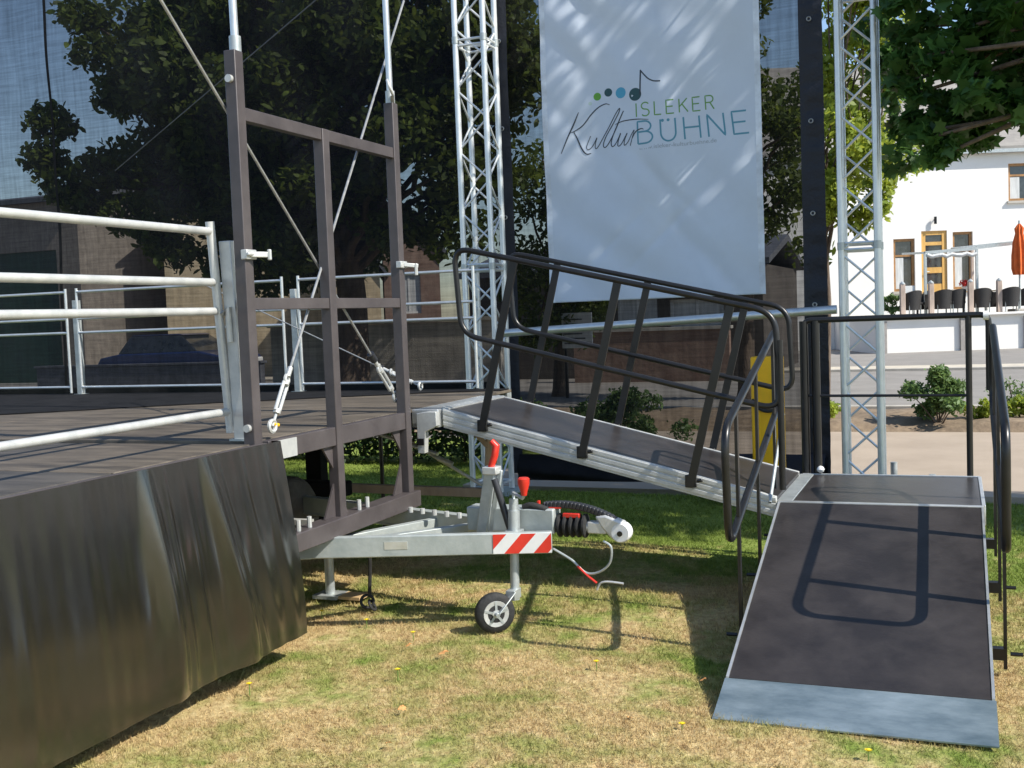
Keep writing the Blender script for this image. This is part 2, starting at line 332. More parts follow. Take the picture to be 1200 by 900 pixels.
# terrace
T = thing('terrace', 'raised terrace with a low white panelled wall along the road', 'terrace', (4, 38, 0))
m = MB().box(-2.6, 14, 37.6, 41.98, 0, 1.08); m.build('retaining_wall', M['render'], T, smooth=False)
M['pil'] = mat('grey_pilaster', (.3, .28, .26), .8)
for a, b in ((-2.5, -2.3), (.0, .16), (2.0, 2.2), (4.6, 4.8), (7, 7.2)): MB().box(a, b, 37.5, 37.597, 0, 1.0).build('pilaster', M['pil'], T, smooth=False)
MB().box(-2.7, 14, 37.42, 37.75, 1.083, 1.15).build('coping', M['render'], T, bevel=.01, smooth=False)
TZ = 1.15
MB().box(-2.7, 14, 37.76, 41.97, 1.083, 1.11).build('paving', M['kerb'], T, smooth=False)
M['postc'] = mat('pinkish_wood_post', (.42, .33, .27), .7, var=.15, stretch=(1, 1, .3))
def copytree(o, parent=None):
    c = o.copy(); COL.objects.link(c); c.parent = parent
    for ch in o.children: copytree(ch, c)
    return c
gp = 'short wooden posts along the terrace edge'
post_lab = ['short wooden terrace post beside the green shrub, leftmost of the row', 'short wooden terrace post in front of the wooden door',
            'short wooden terrace post right of the door, under the pergola corner', 'short wooden terrace post at the right of the row']
p0 = None
for (x, lab) in zip((-1.62, -.72, .52, 1.42), post_lab):
    if p0 is None:
        p0 = thing('terrace_post', lab, 'post', (x, 37.9, TZ), gp)
        MB().prism([(-.075, -.07), (.075, -.07), (.075, .07), (-.075, .07)], 'z', 0, .98).build('post', M['postc'], p0, bevel=.01, local=True)
        MB().lathe((0, 0, .98), (0, 0, 1), [(0, .085), (.03, .085), (.07, .04), (.1, .005)], 12).build('cap', M['galv'], p0, local=True)
    else:
        c = copytree(p0); c.location = (x, 37.9, TZ); c['label'] = lab
# pergola frame
P = thing('pergola', 'slim grey pergola frame with rolled fabric in front of the wooden door', 'pergola', (.4, 39.2, TZ))
m = MB()
m.bar((-1.15, 38.6, 3.12), (.5, 38.6, 3.2), .07, .1).bar((.5, 38.6, 3.22), (3.4, 38.6, 3.45), .07, .1).bar((.5, 40.6, 3.3), (3.4, 40.6, 3.5), .07, .1)
m.bar((-1.15, 38.6, 3.12), (-1.15, 40.6, 3.2), .07, .07).bar((.5, 38.6, 3.2), (.5, 40.6, 3.3), .07, .07).bar((2.0, 38.6, 3.35), (2.0, 40.6, 3.4), .06, .06)
m.build('beam', M['galv'], P)
for x, y, z in ((-1.15, 38.6, 3.1), (.5, 38.6, 3.2), (1.15, 40.5, 3.3), (3.3, 38.6, 3.4)):
    MB().bar((x, y, TZ-.04), (x, y, z), .08, .08).build('leg', M['galv'] if x != 1.15 else M['postc'], P, bevel=.005)
pts = [(-1.1+i*.16, 38.6, 3.02+.035*math.cos(i*2.4)) for i in range(11)]
MB().tube(pts, .07, 8).build('rolled_fabric', M['curtain'], P)
# parasol
pa = thing('parasol', 'closed orange parasol at the right photo edge on the terrace', 'parasol', (1.78, 38.2, TZ))
pr = []
NPF = 40
for hgt, rad in ((2.3, .16), (2.5, .2), (2.9, .2), (3.3, .17), (3.6, .1), (3.75, .12), (3.9, .03)):
    pr.append((hgt, rad))
vs = []; fs = []
for i, (hgt, rad) in enumerate(pr):
    for k in range(NPF):
        a = 2*math.pi*k/NPF; q = rad*(1+.22*math.cos(8*a+hgt)); vs.append((1.78+q*math.cos(a), 38.2+q*math.sin(a), hgt))
for i in range(len(pr)-1):
    for k in range(NPF): fs.append((i*NPF+k, i*NPF+(k+1) % NPF, (i+1)*NPF+(k+1) % NPF, (i+1)*NPF+k))
fs += [tuple(reversed(range(NPF))), tuple((len(pr)-1)*NPF+k for k in range(NPF))]
MB().add(vs, fs).build('canopy', mat('orange_cloth', (.62, .12, .02), .8, var=.1), pa)
MB().cyl((1.78, 38.2, TZ+.08), (1.78, 38.2, 4.0), .03, 10).build('pole', M['galv'], pa)
MB().box(1.5, 2.06, 37.92, 38.48, TZ-.035, TZ+.08).build('base', M['kerb'], pa, bevel=.02)
# tub chairs and tables
M['rattan'] = mat('black_rattan', (.02, .018, .017), .6, var=.4, scale=60, bump=.5, bscale=90)
chair = None
def mkchair(lab, loc, rz):
    global chair
    if chair is None:
        chair = thing('tub_chair', lab, 'chair', loc, 'black rattan chairs on the terrace', rz)
        n = 14; vs = []; 
        for j, (z, rr_) in enumerate(((.2, .27), (.45, .29), (.66, .31), (.82, .32))):
            for k in range(n):
                a = math.radians(-20+220*k/(n-1)); zz = z if j < 3 else (.68+.14*max(0, math.sin(a)))
                for th in (0, .045): vs.append(((rr_-th)*math.cos(a), (rr_-th)*math.sin(a), zz))
        fs = []; W = 2*n
        for j in range(3):
            for k in range(n-1):
                for th in (0, 1): fs.append((j*W+2*k+th, j*W+2*k+2+th, (j+1)*W+2*k+2+th, (j+1)*W+2*k+th))
        for k in range(n-1):
            fs.append((3*W+2*k, 3*W+2*k+2, 3*W+2*k+3, 3*W+2*k+1)); fs.append((2*k, 2*k+1, 2*k+3, 2*k+2))
        for j in range(3):
            for k in (0, n-1): fs.append((j*W+2*k, j*W+2*k+1, (j+1)*W+2*k+1, (j+1)*W+2*k))
        MB().add(vs, fs).build('backrest', M['rattan'], chair, local=True)
        MB().box(-.235, .235, -.26, .2, .36, .44).build('seat', M['rattan'], chair, bevel=.02, local=True)
        for x in (-.2, .2):
            for y in (-.2, .17): MB().cyl((x, y, 0), (x, y, .36), .018, 8).build('leg', M['galv'], chair, local=True)
        return chair
    c = copytree(chair); c.location = loc; c.rotation_euler = (0, 0, rz); c['label'] = lab; return c
G = 1.11
cl = [('black rattan tub chair just right of the leftmost terrace post', (-1.35, 38.1, G), .3+math.pi), ('black rattan tub chair left of the second terrace post, facing right', (-1.0, 38.7, G), -1.4),
      ('black rattan tub chair with its back to the road in front of the wooden door', (-.38, 38.15, G), math.pi), ('black rattan tub chair left of the table that holds the red flowers', (.05, 38.2, G), math.pi+.2),
      ('black rattan tub chair just right of the third terrace post', (.86, 38.15, G), math.pi-.15), ('black rattan tub chair left of the fourth terrace post', (1.2, 38.5, G), 1.3),
      ('black rattan tub chair right of the fourth terrace post under the parasol', (1.75, 37.95, G), math.pi), ('black rattan tub chair at the right edge of the photo beyond the parasol', (2.3, 38.4, G), math.pi+.3)]
for a, b, c in cl: mkchair(a, b, c)
for lab, x, y in (('small square terrace table with red flowers on it', .3, 38.9), ('small square terrace table behind the leftmost chair', -1.2, 39.3), ('small square terrace table near the orange parasol', 1.5, 39.0)):
    tb = thing('terrace_table', lab, 'table', (x, y, G), 'small square tables on the terrace')
    MB().box(x-.35, x+.35, y-.35, y+.35, G+.7, G+.74).build('table_top', M['wood'], tb, bevel=.005)
    MB().cyl((x, y, G+.03), (x, y, G+.7), .035, 10).build('column', M['black'], tb); MB().box(x-.22, x+.22, y-.22, y+.22, G, G+.03).build('base', M['black'], tb, bevel=.005)
fp = thing('flower_pot', 'pot of red flowers standing on the terrace table', 'flower pot', (.34, 38.85, G+.74))
MB().lathe((.34, 38.85, G+.74), (0, 0, 1), [(0, .06), (.14, .09), (.15, .08)], 14).build('pot', M['white'], fp)
V_, F_ = leaves(clump_pts([(.34, 38.85, G+1.0)], [.15], 160), .06, QUAD); npmesh('flowers', V_, F_, mat('red_petals', (.6, .03, .03), .6), fp)
mb = thing('menu_board', 'small white board leaning on the terrace under the left window', 'sign board', (-1.45, 38.75, G))
MB().box(-1.62, -1.26, 38.75, 38.78, G+.75, G+.98).build('board', M['white'], mb, bevel=.004); MB().cyl((-1.44, 38.765, G), (-1.44, 38.765, G+.75), .02, 8).build('stand', M['galv'], mb)
# the house and its terrace stand square to the street, turned against the stage
FAR = [o for o in COL.objects if o.parent is None and o.get('category') and o.location.y > 30]
PIV = Vector((-.1, 42, 0)); RZ = Matrix.Rotation(YAW, 4, 'Z')
def turn(o):
    o.location.x -= (42-o.location.y)*math.tan(YAW)
    o.location = PIV + RZ @ (o.location-PIV); o.rotation_euler.z += YAW
for o in FAR: turn(o)
pa.location.x += .28
# ---------------------------------------------------------------- foliage builders
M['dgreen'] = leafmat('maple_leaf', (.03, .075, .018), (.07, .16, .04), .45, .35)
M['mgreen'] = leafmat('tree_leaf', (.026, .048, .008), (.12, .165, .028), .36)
M['lgreen'] = leafmat('yellow_green_leaf', (.1, .16, .02), (.3, .36, .05), .4)  # bright yellow-green leaf tone of the birch and low plants
M['shrub'] = leafmat('shrub_leaf', (.05, .1, .03), (.14, .22, .07), .3)
M['hedgel'] = leafmat('hedge_leaf', (.012, .032, .008), (.03, .065, .016), .12)
M['bark'] = mat('bark', (.07, .05, .035), .9, c2=(.16, .12, .09), scale=5, bump=.7, bscale=18, stretch=(2, 2, .6))
def limb(m, a, b, r0_, r1_, k=6, wob=.12):
    a = Vector(a); b = Vector(b); L_ = (b-a).length; pts = []
    for i in range(k+1):
        t = i/k; p = a.lerp(b, t); s = math.sin(t*math.pi)*wob*L_
        pts.append(p+Vector((rnd.uniform(-1, 1), rnd.uniform(-1, 1), rnd.uniform(0, 1)))*s*.4)
    m.tube(pts, [r0_+(r1_-r0_)*i/k for i in range(k+1)], 8); return pts[-1]
def tree(name, label, base, H, clumps, radii, n, lsize, shape, lm, r=.18, group=None, droop=.0, top=None):
    t = thing(name, label, 'tree', base, group)
    b = Vector(base); tp = Vector(top) if top else b+Vector((0, 0, H*.55)); m = MB()
    mid_ = b.lerp(tp, .5)+Vector((.05, .05, 0))
    m.tube([b-Vector((0, 0, .1)), b+Vector((0, 0, .15)), mid_, tp], [r*1.6, r*1.15, r*.9, r*.6], 12); m.build('trunk', M['bark'], t)
    lm_ = MB()
    for i, c in enumerate(clumps):
        if i % 2 and len(clumps) > 30: continue
        s = b.lerp(tp, rnd.uniform(.6, 1)); limb(lm_, s, c, r*.3, .012)
    lm_.build('limbs', M['bark'], t)
    V_, F_ = leaves(clump_pts(clumps, radii, n), lsize, shape, droop); npmesh('crown', V_, F_, lm, t)
    return t
# near maple, its crown hangs into the picture at the upper right
C1 = []; R1 = []
# hanging sprays at the lower left rim of the crown
for x, z, r in ((-.36, 3.95, .14), (-.34, 3.8, .15), (-.2, 3.66, .17), (-.02, 3.82, .17), (.18, 3.66, .17), (.4, 3.82, .18), (.05, 3.55, .15), (-.32, 3.56, .13), (-.16, 3.4, .14), (.16, 3.42, .15), (.36, 3.5, .17),
               (.02, 3.3, .12), (-.22, 3.16, .12), (-.1, 2.98, .13), (-.16, 2.8, .12), (.0, 2.74, .1), (.1, 2.95, .13), (.24, 2.92, .13), (.38, 3.0, .13), (.3, 3.2, .13), (.5, 3.28, .17), (.5, 2.98, .14), (.62, 2.9, .17),
               (.16, 3.12, .1), (.66, 3.3, .2), (.7, 3.7, .2), (-.06, 4.15, .2), (.3, 4.1, .2), (.7, 4.1, .22), (-.4, 4.2, .18)):
    C1.append((x, 9.0+rnd.uniform(-.15, .2), z)); R1.append(r)
for i in range(150):  # unseen rest of the crown, shaped by the shade it throws
    while True:
        q = Vector((rnd.uniform(-1, 1), rnd.uniform(-1, 1), rnd.uniform(-1, 1)))
        if q.length < 1: break
    c = (3.3+q.x*3.3, 8.25+q.y*1.35, 6.4+q.z*2.7)
    if (c[0] < 1.1 and c[2] < 4.9) or c[2] < 3.4: continue
    C1.append(c); R1.append(rnd.uniform(.4, .6))
for x, z in ((-.36, 3.4), (-.34, 3.25), (-.3, 2.98), (-.22, 2.86), (-.26, 3.42), (-.05, 3.1), (.06, 2.82), (-.1, 2.66), (.2, 2.8), (-.3, 3.9)):
    C1.append((x, 9.05+rnd.uniform(-.1, .25), z)); R1.append(.1)
for x, z in ((-.62, 4.0), (-.55, 3.65), (-.5, 4.3), (-.5, 3.75), (-.42, 3.45), (-.4, 3.15), (-.42, 2.85)):
    C1.append((x, 10.3, z)); R1.append(.16)
for i in range(46):
    x = rnd.uniform(.05, .95); z = rnd.uniform(2.95+.1*abs(x-.5), 4.3)
    if .12 < x < .3 and 3.15 < z < 3.4: continue
    C1.append((x, 9.1+rnd.uniform(-.5, .6), z)); R1.append(rnd.uniform(.12, .2))
for i in range(34):  # unseen clumps added to shade the lawn in front of the hedge
    C1.append((rnd.uniform(1.4, 2.9), rnd.uniform(9.6, 11.8), rnd.uniform(4.8, 7.2))); R1.append(rnd.uniform(.35, .5))
for i in range(26):  # unseen high clumps added to shade the banner
    C1.append((rnd.uniform(.4, 4.6), rnd.uniform(8.0, 9.5), rnd.uniform(5.2, 9.4))); R1.append(rnd.uniform(.35, .5))
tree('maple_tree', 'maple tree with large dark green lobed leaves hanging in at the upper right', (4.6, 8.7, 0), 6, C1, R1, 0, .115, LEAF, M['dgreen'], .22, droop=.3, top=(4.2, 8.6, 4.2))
# lit tree behind the right truss
C2 = []; R2 = []
for i in range(44):
    C2.append((rnd.uniform(-1.8, -.62), rnd.uniform(15.9, 17.4), rnd.uniform(3.2, 6.6))); R2.append(rnd.uniform(.28, .45))
for c in ((-1.6, 16.2, 2.9), (-1.25, 16.3, 2.75), (-1.0, 16.2, 2.9), (-.95, 16.2, 3.2), (-1.45, 16.1, 3.1), (-.85, 16.3, 3.5), (-1.6, 16.3, 3.3)): C2.append(c); R2.append(.24)
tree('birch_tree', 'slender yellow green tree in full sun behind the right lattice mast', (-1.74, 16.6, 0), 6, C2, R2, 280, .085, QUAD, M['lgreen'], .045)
# big dark tree behind the gauze
C3 = []; R3 = []
for i in range(210):
    while True:
        q = Vector((rnd.uniform(-1, 1), rnd.uniform(-1, 1), rnd.uniform(-1, 1)))
        if q.length < 1: break
    C3.append((-9.9+q.x*4.0, 16.4+q.y*2.0, 5.5+q.z*3.5)); R3.append(rnd.uniform(.4, .7))
for c in ((-14.5, 15, 4.6), (-14.3, 15, 5.2), (-14.1, 15, 4.1), (-13.7, 15.1, 3.8), (-13.5, 15, 6.9), (-13.3, 15, 6.3), (-13.4, 15, 4.3), (-12.8, 15, 3.5), (-12.2, 15, 3.2), (-11.9, 15, 2.9)): C3.append(c); R3.append(.42)
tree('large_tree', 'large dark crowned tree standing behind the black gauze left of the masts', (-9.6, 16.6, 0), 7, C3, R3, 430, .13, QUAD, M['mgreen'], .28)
# tree behind the gauze between left mast and banner, and behind right strip
for (cx, cyy, z0, z1, rx, lab, key, nn) in ((-7.2, 20.5, .9, 4.7, .9, 'bushy green tree seen through the gauze left of the banner', 'mgreen', 40),
                                         (-3.4, 19.5, 2.4, 7.4, 1.3, 'olive brown tree seen through the gauze right of the banner', 'mgreen', 46)):
    CC = [(cx+rnd.uniform(-1, 1)*rx, cyy+rnd.uniform(-.9, .9), rnd.uniform(z0, z1)) for i in range(nn)]
    tree('garden_tree', lab, (cx, cyy, 0), z1, CC, [rnd.uniform(.35, .5) for _ in CC], 200, .11, QUAD, M[key], .13)
def shrub(name, label, c, rx, ry, h, n, lsize, lm, stems=7, group=None, cat='shrub'):
    t = thing(name, label, cat, c, group); b = Vector(c); CC = []; RR = []
    for i in range(18):
        a = rnd.uniform(0, 6.28); q = rnd.uniform(0, .75); CC.append((c[0]+rx*q*math.cos(a), c[1]+ry*q*math.sin(a), c[2]+h*rnd.uniform(.25, .85)*(1-.35*q))); RR.append(min(rx, ry)*.34)
    V_, F_ = leaves(clump_pts(CC, RR, n//18), lsize, QUAD); npmesh('foliage', V_, F_, lm, t)
    m = MB()
    for i in range(stems): limb(m, b-Vector((0, 0, .03)), CC[i], .012, .004, 4)
    m.build('stems', M['bark'], t); return t
shrub('leafy_shrub', 'round grey green shrub in the planting bed beyond the ramp', (-.2, 14.75, .03), .46, .4, .82, 3600, .05, M['shrub'])
shrub('yellow_plant', 'low bright yellow green plant just right of the round shrub', (.3, 14.9, .03), .28, .2, .38, 900, .045, M['lgreen'])
shrub('yellow_plant', 'low bright yellow green plant at the right edge of the planting bed', (.72, 15.2, .03), .3, .2, .36, 900, .045, M['lgreen'])
shrub('yellow_plant', 'low bright green plant left of the right lattice mast', (-1.55, 14.9, .03), .3, .25, .35, 900, .045, M['lgreen'])
shrub('twiggy_shrub', 'thin twiggy shrub at the right edge of the photo above the yellow plants', (.75, 16.2, .06), .45, .3, .6, 500, .04, M['shrub'], 14)
turn(shrub('terrace_shrub', 'green shrub in a pot at the left end of the terrace', (-1.95, 38.3, TZ-.04), .4, .3, .9, 900, .09, M['shrub']))
shrub('ivy_clump', 'dense ivy clump behind the gauze under the sloping walkway rails', (-3.6, 12.6, 0), .9, .5, .75, 3200, .05, M['shrub'])
shrub('weed_clump', 'tall weeds behind the gauze next to the left lattice mast', (-5.1, 12.3, 0), .8, .45, .75, 2600, .05, M['shrub'])
# hedge under the deck
hg = thing('hedge', 'low dark green clipped hedge seen below the stage deck', 'hedge', (-7, 11.4, 0))
P_ = np.stack([NR.uniform(-11, -4.7, 15000), 11.3+NR.uniform(-.32, .32, 15000), NR.uniform(.03, .82, 15000)], -1)
V_, F_ = leaves(P_, .055, QUAD); npmesh('foliage', V_, F_, M['hedgel'], hg); m = MB()
for i in range(20): limb(m, (-10.9+i*.32, 11.3, -.02), (-10.9+i*.32+rnd.uniform(-.1, .1), 11.3, .6), .015, .006, 3)
m.build('stems', M['bark'], hg)
# ---------------------------------------------------------------- houses, street and car behind the gauze
M['sand'] = mat('sandstone_wall', (.5, .39, .24), .85, c2=(.66, .54, .36), scale=3, bump=.5, bscale=9)
M['brick'] = mat('reddish_wall', (.2, .12, .09), .85, c2=(.3, .21, .16), scale=3, bump=.4, bscale=10)
M['dark'] = mat('dark_timber', (.05, .04, .035), .8, c2=(.1, .085, .07), scale=3, stretch=(6, 1, 1), bump=.2)
M['gdoor'] = mat('green_gate', (.015, .05, .035), .6, var=.15)
M['slate'] = mat('slate', (.09, .095, .11), .6, var=.2, scale=5, bump=.3)
def house(name, label, x0, x1, y0, y1, ze, zr, wm, rm, wins=(), gable='y'):
    t = thing(name, label, 'house', ((x0+x1)/2, (y0+y1)/2, 0))
    hs = [(a, b, c, d_) for a, b, c, d_, k in wins]
    wall_holes(x0, x1, 0, ze, hs, y0, .3).build('wall', wm, t, smooth=False)
    m = MB().box(x0, x0+.3, y0+.3, y1, 0, ze).box(x1-.3, x1, y0+.3, y1, 0, ze).box(x0+.3, x1-.3, y1-.3, y1, 0, ze)
    if gable == 'y': xm = (x0+x1)/2; m.prism([(x0, ze), (x1, ze), (xm, zr)], 'y', y0+.001, y0+.3)
    m.build('side_wall', wm, t, smooth=False)
    if gable == 'y':
        xm = (x0+x1)/2; rf = MB().prism([(x0-.25, ze-.1), (xm, zr+.05), (x1+.25, ze-.1), (x1+.25, ze+.05), (xm, zr+.22), (x0-.25, ze+.05)], 'y', y0-.2, y1+.2)
    else:
        ym = (y0+y1)/2; rf = MB().prism([(y0-.25, ze-.02), (ym, zr+.05), (y1+.25, ze-.02), (y1+.25, ze+.12), (ym, zr+.22), (y0-.25, ze+.12)], 'x', x0-.2, x1+.2)
    rf.build('roof', rm, t, smooth=False)
    for a, b, c, d_, k in wins:
        wm_ = {'w': M['white'], 'g': M['gdoor'], 'd': M['slate']}[k]
        if k == 'g': MB().box(a, b, y0+.1, y0+.18, c, d_).build('gate', wm_, t, smooth=False); continue
        f = MB().box(a, a+.07, y0+.08, y0+.16, c, d_).box(b-.07, b, y0+.08, y0+.16, c, d_).box(a+.07, b-.07, y0+.08, y0+.16, c, c+.07).box(a+.07, b-.07, y0+.08, y0+.16, d_-.07, d_).box((a+b)/2-.03, (a+b)/2+.03, y0+.085, y0+.155, c+.07, d_-.07)
        f.build('window', wm_, t, smooth=False); MB().box(a+.07, b-.07, y0+.11, y0+.13, c+.07, d_-.07).build('pane', M['glass'] if k == 'd' else M['curtain'], t, smooth=False)
    return t
house('workshop', 'brown grey house with a dark green gate at the left edge behind the gauze', -34, -25.0, 27, 36, 5.7, 6.4, mat('grey_wall', (.24, .21, .18), .85, scale=4, stretch=(4, 1, 1), bump=.3), M['slate'], [(-29.5, -25.9, 0, 4.2, 'g')], 'x')
house('stone_house', 'sunlit sandstone house behind the gauze at the left', -25.5, -19.6, 29.5, 38, 5.4, 8.2, M['sand'], M['slate'], [(-21.6, -20.8, 3.4, 4.6, 'w'), (-23.6, -22.9, 3.5, 4.6, 'd')])
house('narrow_gable_house', 'narrow sandstone gable seen between the first two brown posts', -19.4, -17.7, 29, 36, 3.0, 4.4, M['sand'], M['slate'])
house('red_house', 'small reddish house seen beside the middle brown post', -17.6, -15.9, 30, 36, 3.6, 4.6, M['brick'], M['slate'], [(-17.2, -16.5, 1.8, 3.0, 'w')])
house('timber_house', 'dark timber building with white windows seen below the banner', -11.5, -4.1, 26, 32, 2.6, 3.2, M['dark'], M['slate'], [(-7.6, -6.6, 1.25, 1.95, 'w'), (-6.3, -5.0, 1.2, 1.85, 'w'), (-9.6, -8.9, 1.4, 2.0, 'd')], 'x')
for o in list(COL.objects):
    if o.name in ('stone_house', 'narrow_gable_house', 'red_house'): o.rotation_euler.z = .5
bw = thing('brick_wall', 'low reddish brick wall seen through the rails of the walkway', 'wall', (-6.4, 24.5, 0))
MB().box(-8.2, -4.6, 24.4, 24.6, -.02, 1.15).build('wall', M['brick'], bw, smooth=False); MB().box(-8.25, -4.55, 24.36, 24.64, 1.153, 1.22).build('coping', M['kerb'], bw, smooth=False)
gw = thing('garden_wall', 'pale grey garden wall seen between the brown posts and the left mast', 'wall', (-8, 17.6, 0))
MB().box(-11.8, -7.2, 17.5, 17.75, -.02, 1.55).build('wall', mat('plaster_wall', (.5, .46, .4), .85, var=.18, scale=1.5, bump=.3), gw, smooth=False)
MB().box(-11.85, -7.15, 17.46, 17.79, 1.553, 1.62).build('coping', M['kerb'], gw, smooth=False)
# information sign
sg = thing('information_board', 'white information board on a dark post behind the gauze', 'sign', (-6.6, 20, 0))
MB().box(-6.95, -6.35, 20, 20.04, .95, 1.62).build('board', M['white'], sg, bevel=.005); MB().cyl((-6.9, 20.06, 0), (-6.9, 20.06, 1.6), .035, 10).build('post', M['black'], sg)
m = MB()
for i in range(6): m.box(-6.9, -6.42-(i % 3)*.06, 19.994, 19.999, 1.03+i*.09, 1.055+i*.09)
m.build('lines', M['slate'], sg, smooth=False)
# blue parked car
def car(label, x, y, L_, paint, rz=0):
    t = thing('parked_car', label, 'car', (x, y, 0), rotz=rz); h = L_/2
    side = [(-h, .35), (-h, .7), (-h+.1, .85), (-h+.75, .95), (h-.95, .98), (h-.15, .82), (h, .62), (h, .35), (h-.4, .3), (h-.45, .45), (h-.75, .62), (h-1.05, .45), (h-1.1, .3), (-h+1.1, .3), (-h+1.05, .45), (-h+.75, .62), (-h+.45, .45), (-h+.4, .3)]
    MB().prism(side, 'y', -.86, .86).build('body', paint, t, bevel=.04, local=True)
    MB().add([(a*1.0, s*(.82 if z < 1 else .62), z) for s in (-1, 1) for a, z in ((-h+.7, .95), (h-1.0, .97), (h-1.65, 1.42), (-h+1.0, 1.43))], [(0, 1, 2, 3), (7, 6, 5, 4), (0, 4, 5, 1), (1, 5, 6, 2), (2, 6, 7, 3), (3, 7, 4, 0)]).build('window', M['glass'], t, bevel=.03, local=True)
    MB().add([(a, s*.6, z) for s in (-1, 1) for a, z in ((h-1.6, 1.425), (-h+1.0, 1.435), (-h+1.1, 1.47), (h-1.75, 1.465))], [(0, 1, 2, 3), (7, 6, 5, 4), (0, 4, 5, 1), (1, 5, 6, 2), (2, 6, 7, 3), (3, 7, 4, 0)]).build('roof', paint, t, bevel=.01, local=True)
    for sx_ in (-h+.75, h-.75):
        for s in (-1, 1):
            w_ = MB().torus((sx_, s*.76, .31), (0, 1, 0), .22, .085).build('wheel', M['rubber'], t, local=True)
            MB().cyl((sx_, s*.76-.08, .31), (sx_, s*.76+.08, .31), .17, 18).build('rim', M['galv'], w_, local=True)
    for s in (-.6, .6): MB().box(h-.12, h-.01+.02, s-.16, s+.16, .62, .74).build('headlight', M['white'], t, bevel=.02, local=True)
    return t
car('blue car parked in front of the sandstone house behind the gauze', -20.2, 25.5, 4.4, mat('blue_car_paint', (.012, .028, .11), .4, var=.05, coat=.6))
lw = thing('garden_wall', 'low dark wall added for the shade below the blue car behind the gauze', 'wall', (-19.5, 23.6, 0))  # added wall, its dark strip stands in for the shade below the car
MB().box(-23.5, -16.2, 23.5, 23.7, -.02, .66).build('wall', M['slate'], lw, bevel=.01, smooth=False); MB().box(-23.55, -16.15, 23.46, 23.74, .663, .72).build('coping', M['slate'], lw, bevel=.01, smooth=False)
# ---------------------------------------------------------------- gauze screens, masts, banner
YW = 9.5
def wav(x, z): return .02*np.sin(x*3.1+.5*np.sin(z*1.3))+.012*np.sin(x*7.3+z*1.7)+.008*np.sin(z*5+x*2)
def sheet(x0, x1, z0, z1, y, nx_, nz_, fn):
    X_, Z_ = np.meshgrid(np.linspace(x0, x1, nx_), np.linspace(z0, z1, nz_)); Y_ = y+fn(X_, Z_)
    I_ = np.arange(nx_*nz_).reshape(nz_, nx_); F_ = np.stack([I_[:-1, :-1], I_[:-1, 1:], I_[1:, 1:], I_[1:, :-1]], -1).reshape(-1, 4)
    return np.stack([X_, Y_, Z_], -1).reshape(-1, 3), F_
def cloth(name, x0, x1, z0, z1, y, nx_, nz_, fn, m, parent, label=None):
    V_, F_ = sheet(x0, x1, z0, z1, y, nx_, nz_, fn); o = npmesh(name, V_, F_, m, parent)
    for p in o.data.polygons: p.use_smooth = True
    if label: o['label'] = label
    return o
M['gauzeL'] = gauze('gauze_left', (.003, .0035, .006), .235); M['gauzeR'] = gauze('gauze_right', (.004, .004, .0045), .25)
M['hem'] = mat('navy_black_hem', (.005, .006, .011), .55, c2=(.012, .014, .024), scale=8, bump=.4, bscale=25)
M['molton'] = mat('black_cloth', (.008, .008, .009), .85, var=.3, spec=.2, bump=.2)
def ring(parent, x, z, y=YW-.045): MB().torus((x, y, z), (0, 1, 0), .016, .005, 16, 6).build('eyelet', M['steel'], parent)
s1 = thing('gauze_screen', 'black gauze screen at the far left edge behind the stage', 'screen', (-12, YW, 0), 'black gauze screens')
cloth('gauze', -15.5, -9.06, 1.0, 5.6, YW, 60, 40, wav, M['gauzeL'], s1); cloth('lower_cloth', -15.5, -9.06, .62, 1.0, YW, 60, 6, wav, M['molton'], s1, 'solid black lower band')
cloth('hem', -9.075, -9.035, .62, 5.6, YW-.004, 3, 60, wav, M['molton'], s1)
s2 = thing('gauze_screen', 'black gauze screen behind the far guard rails and the left mast', 'screen', (-6.5, YW, 0), 'black gauze screens')
cloth('gauze', -9.058, -3.84, 1.0, 5.6, YW+.0, 80, 40, wav, M['gauzeL'], s2); cloth('lower_cloth', -9.058, -3.84, .55, 1.0, YW, 80, 6, wav, M['molton'], s2, 'solid black lower band')
cloth('hem', -3.86, -3.72, .15, 5.6, YW-.03, 5, 80, wav, M['hem'], s2)
for z in (4.08, 3.3, 2.5, 1.7): ring(s2, -3.79, z)
s3 = thing('gauze_screen', 'black gauze screen hanging behind the white banner', 'screen', (-2.4, YW, 0), 'black gauze screens')
cloth('gauze', -3.74, -1.14, .3, 5.6, YW+.02, 60, 60, wav, M['gauzeR'], s3)
cloth('hem', -1.16, -.97, .12, 5.6, YW-.005, 8, 100, lambda x, z: wav(x, z)+.012*np.sin(z*38+3*np.sin(z*5))*(x > -1.12), M['hem'], s3)
for z in (3.92, 3.1, 2.35, 1.6): ring(s3, -1.07, z+.0)
def foldf(x, z): return -.05+.05*np.sin(x*2.2)+.03*np.sin(z*30+x*4)
cloth('lower_cloth', -3.74, -.99, .1, .33, YW-.03, 60, 20, lambda x, z: foldf(x, z)*np.clip((.36-z)*5, 0, 1), M['molton'], s3, 'crumpled navy black lower edge')
V_, F_ = sheet(-1.9, -1.0, .0, .32, YW-.15, 40, 14, lambda x, z: -.35*(1-z/.32)**1.0*(1+.15*np.sin(x*9))+.02*np.sin(x*14+z*30))
V_[:, 2] = .05+V_[:, 2]*1.0; o = npmesh('gathered_cloth', V_, F_, M['hem'], s3)
for p in o.data.polygons: p.use_smooth = True
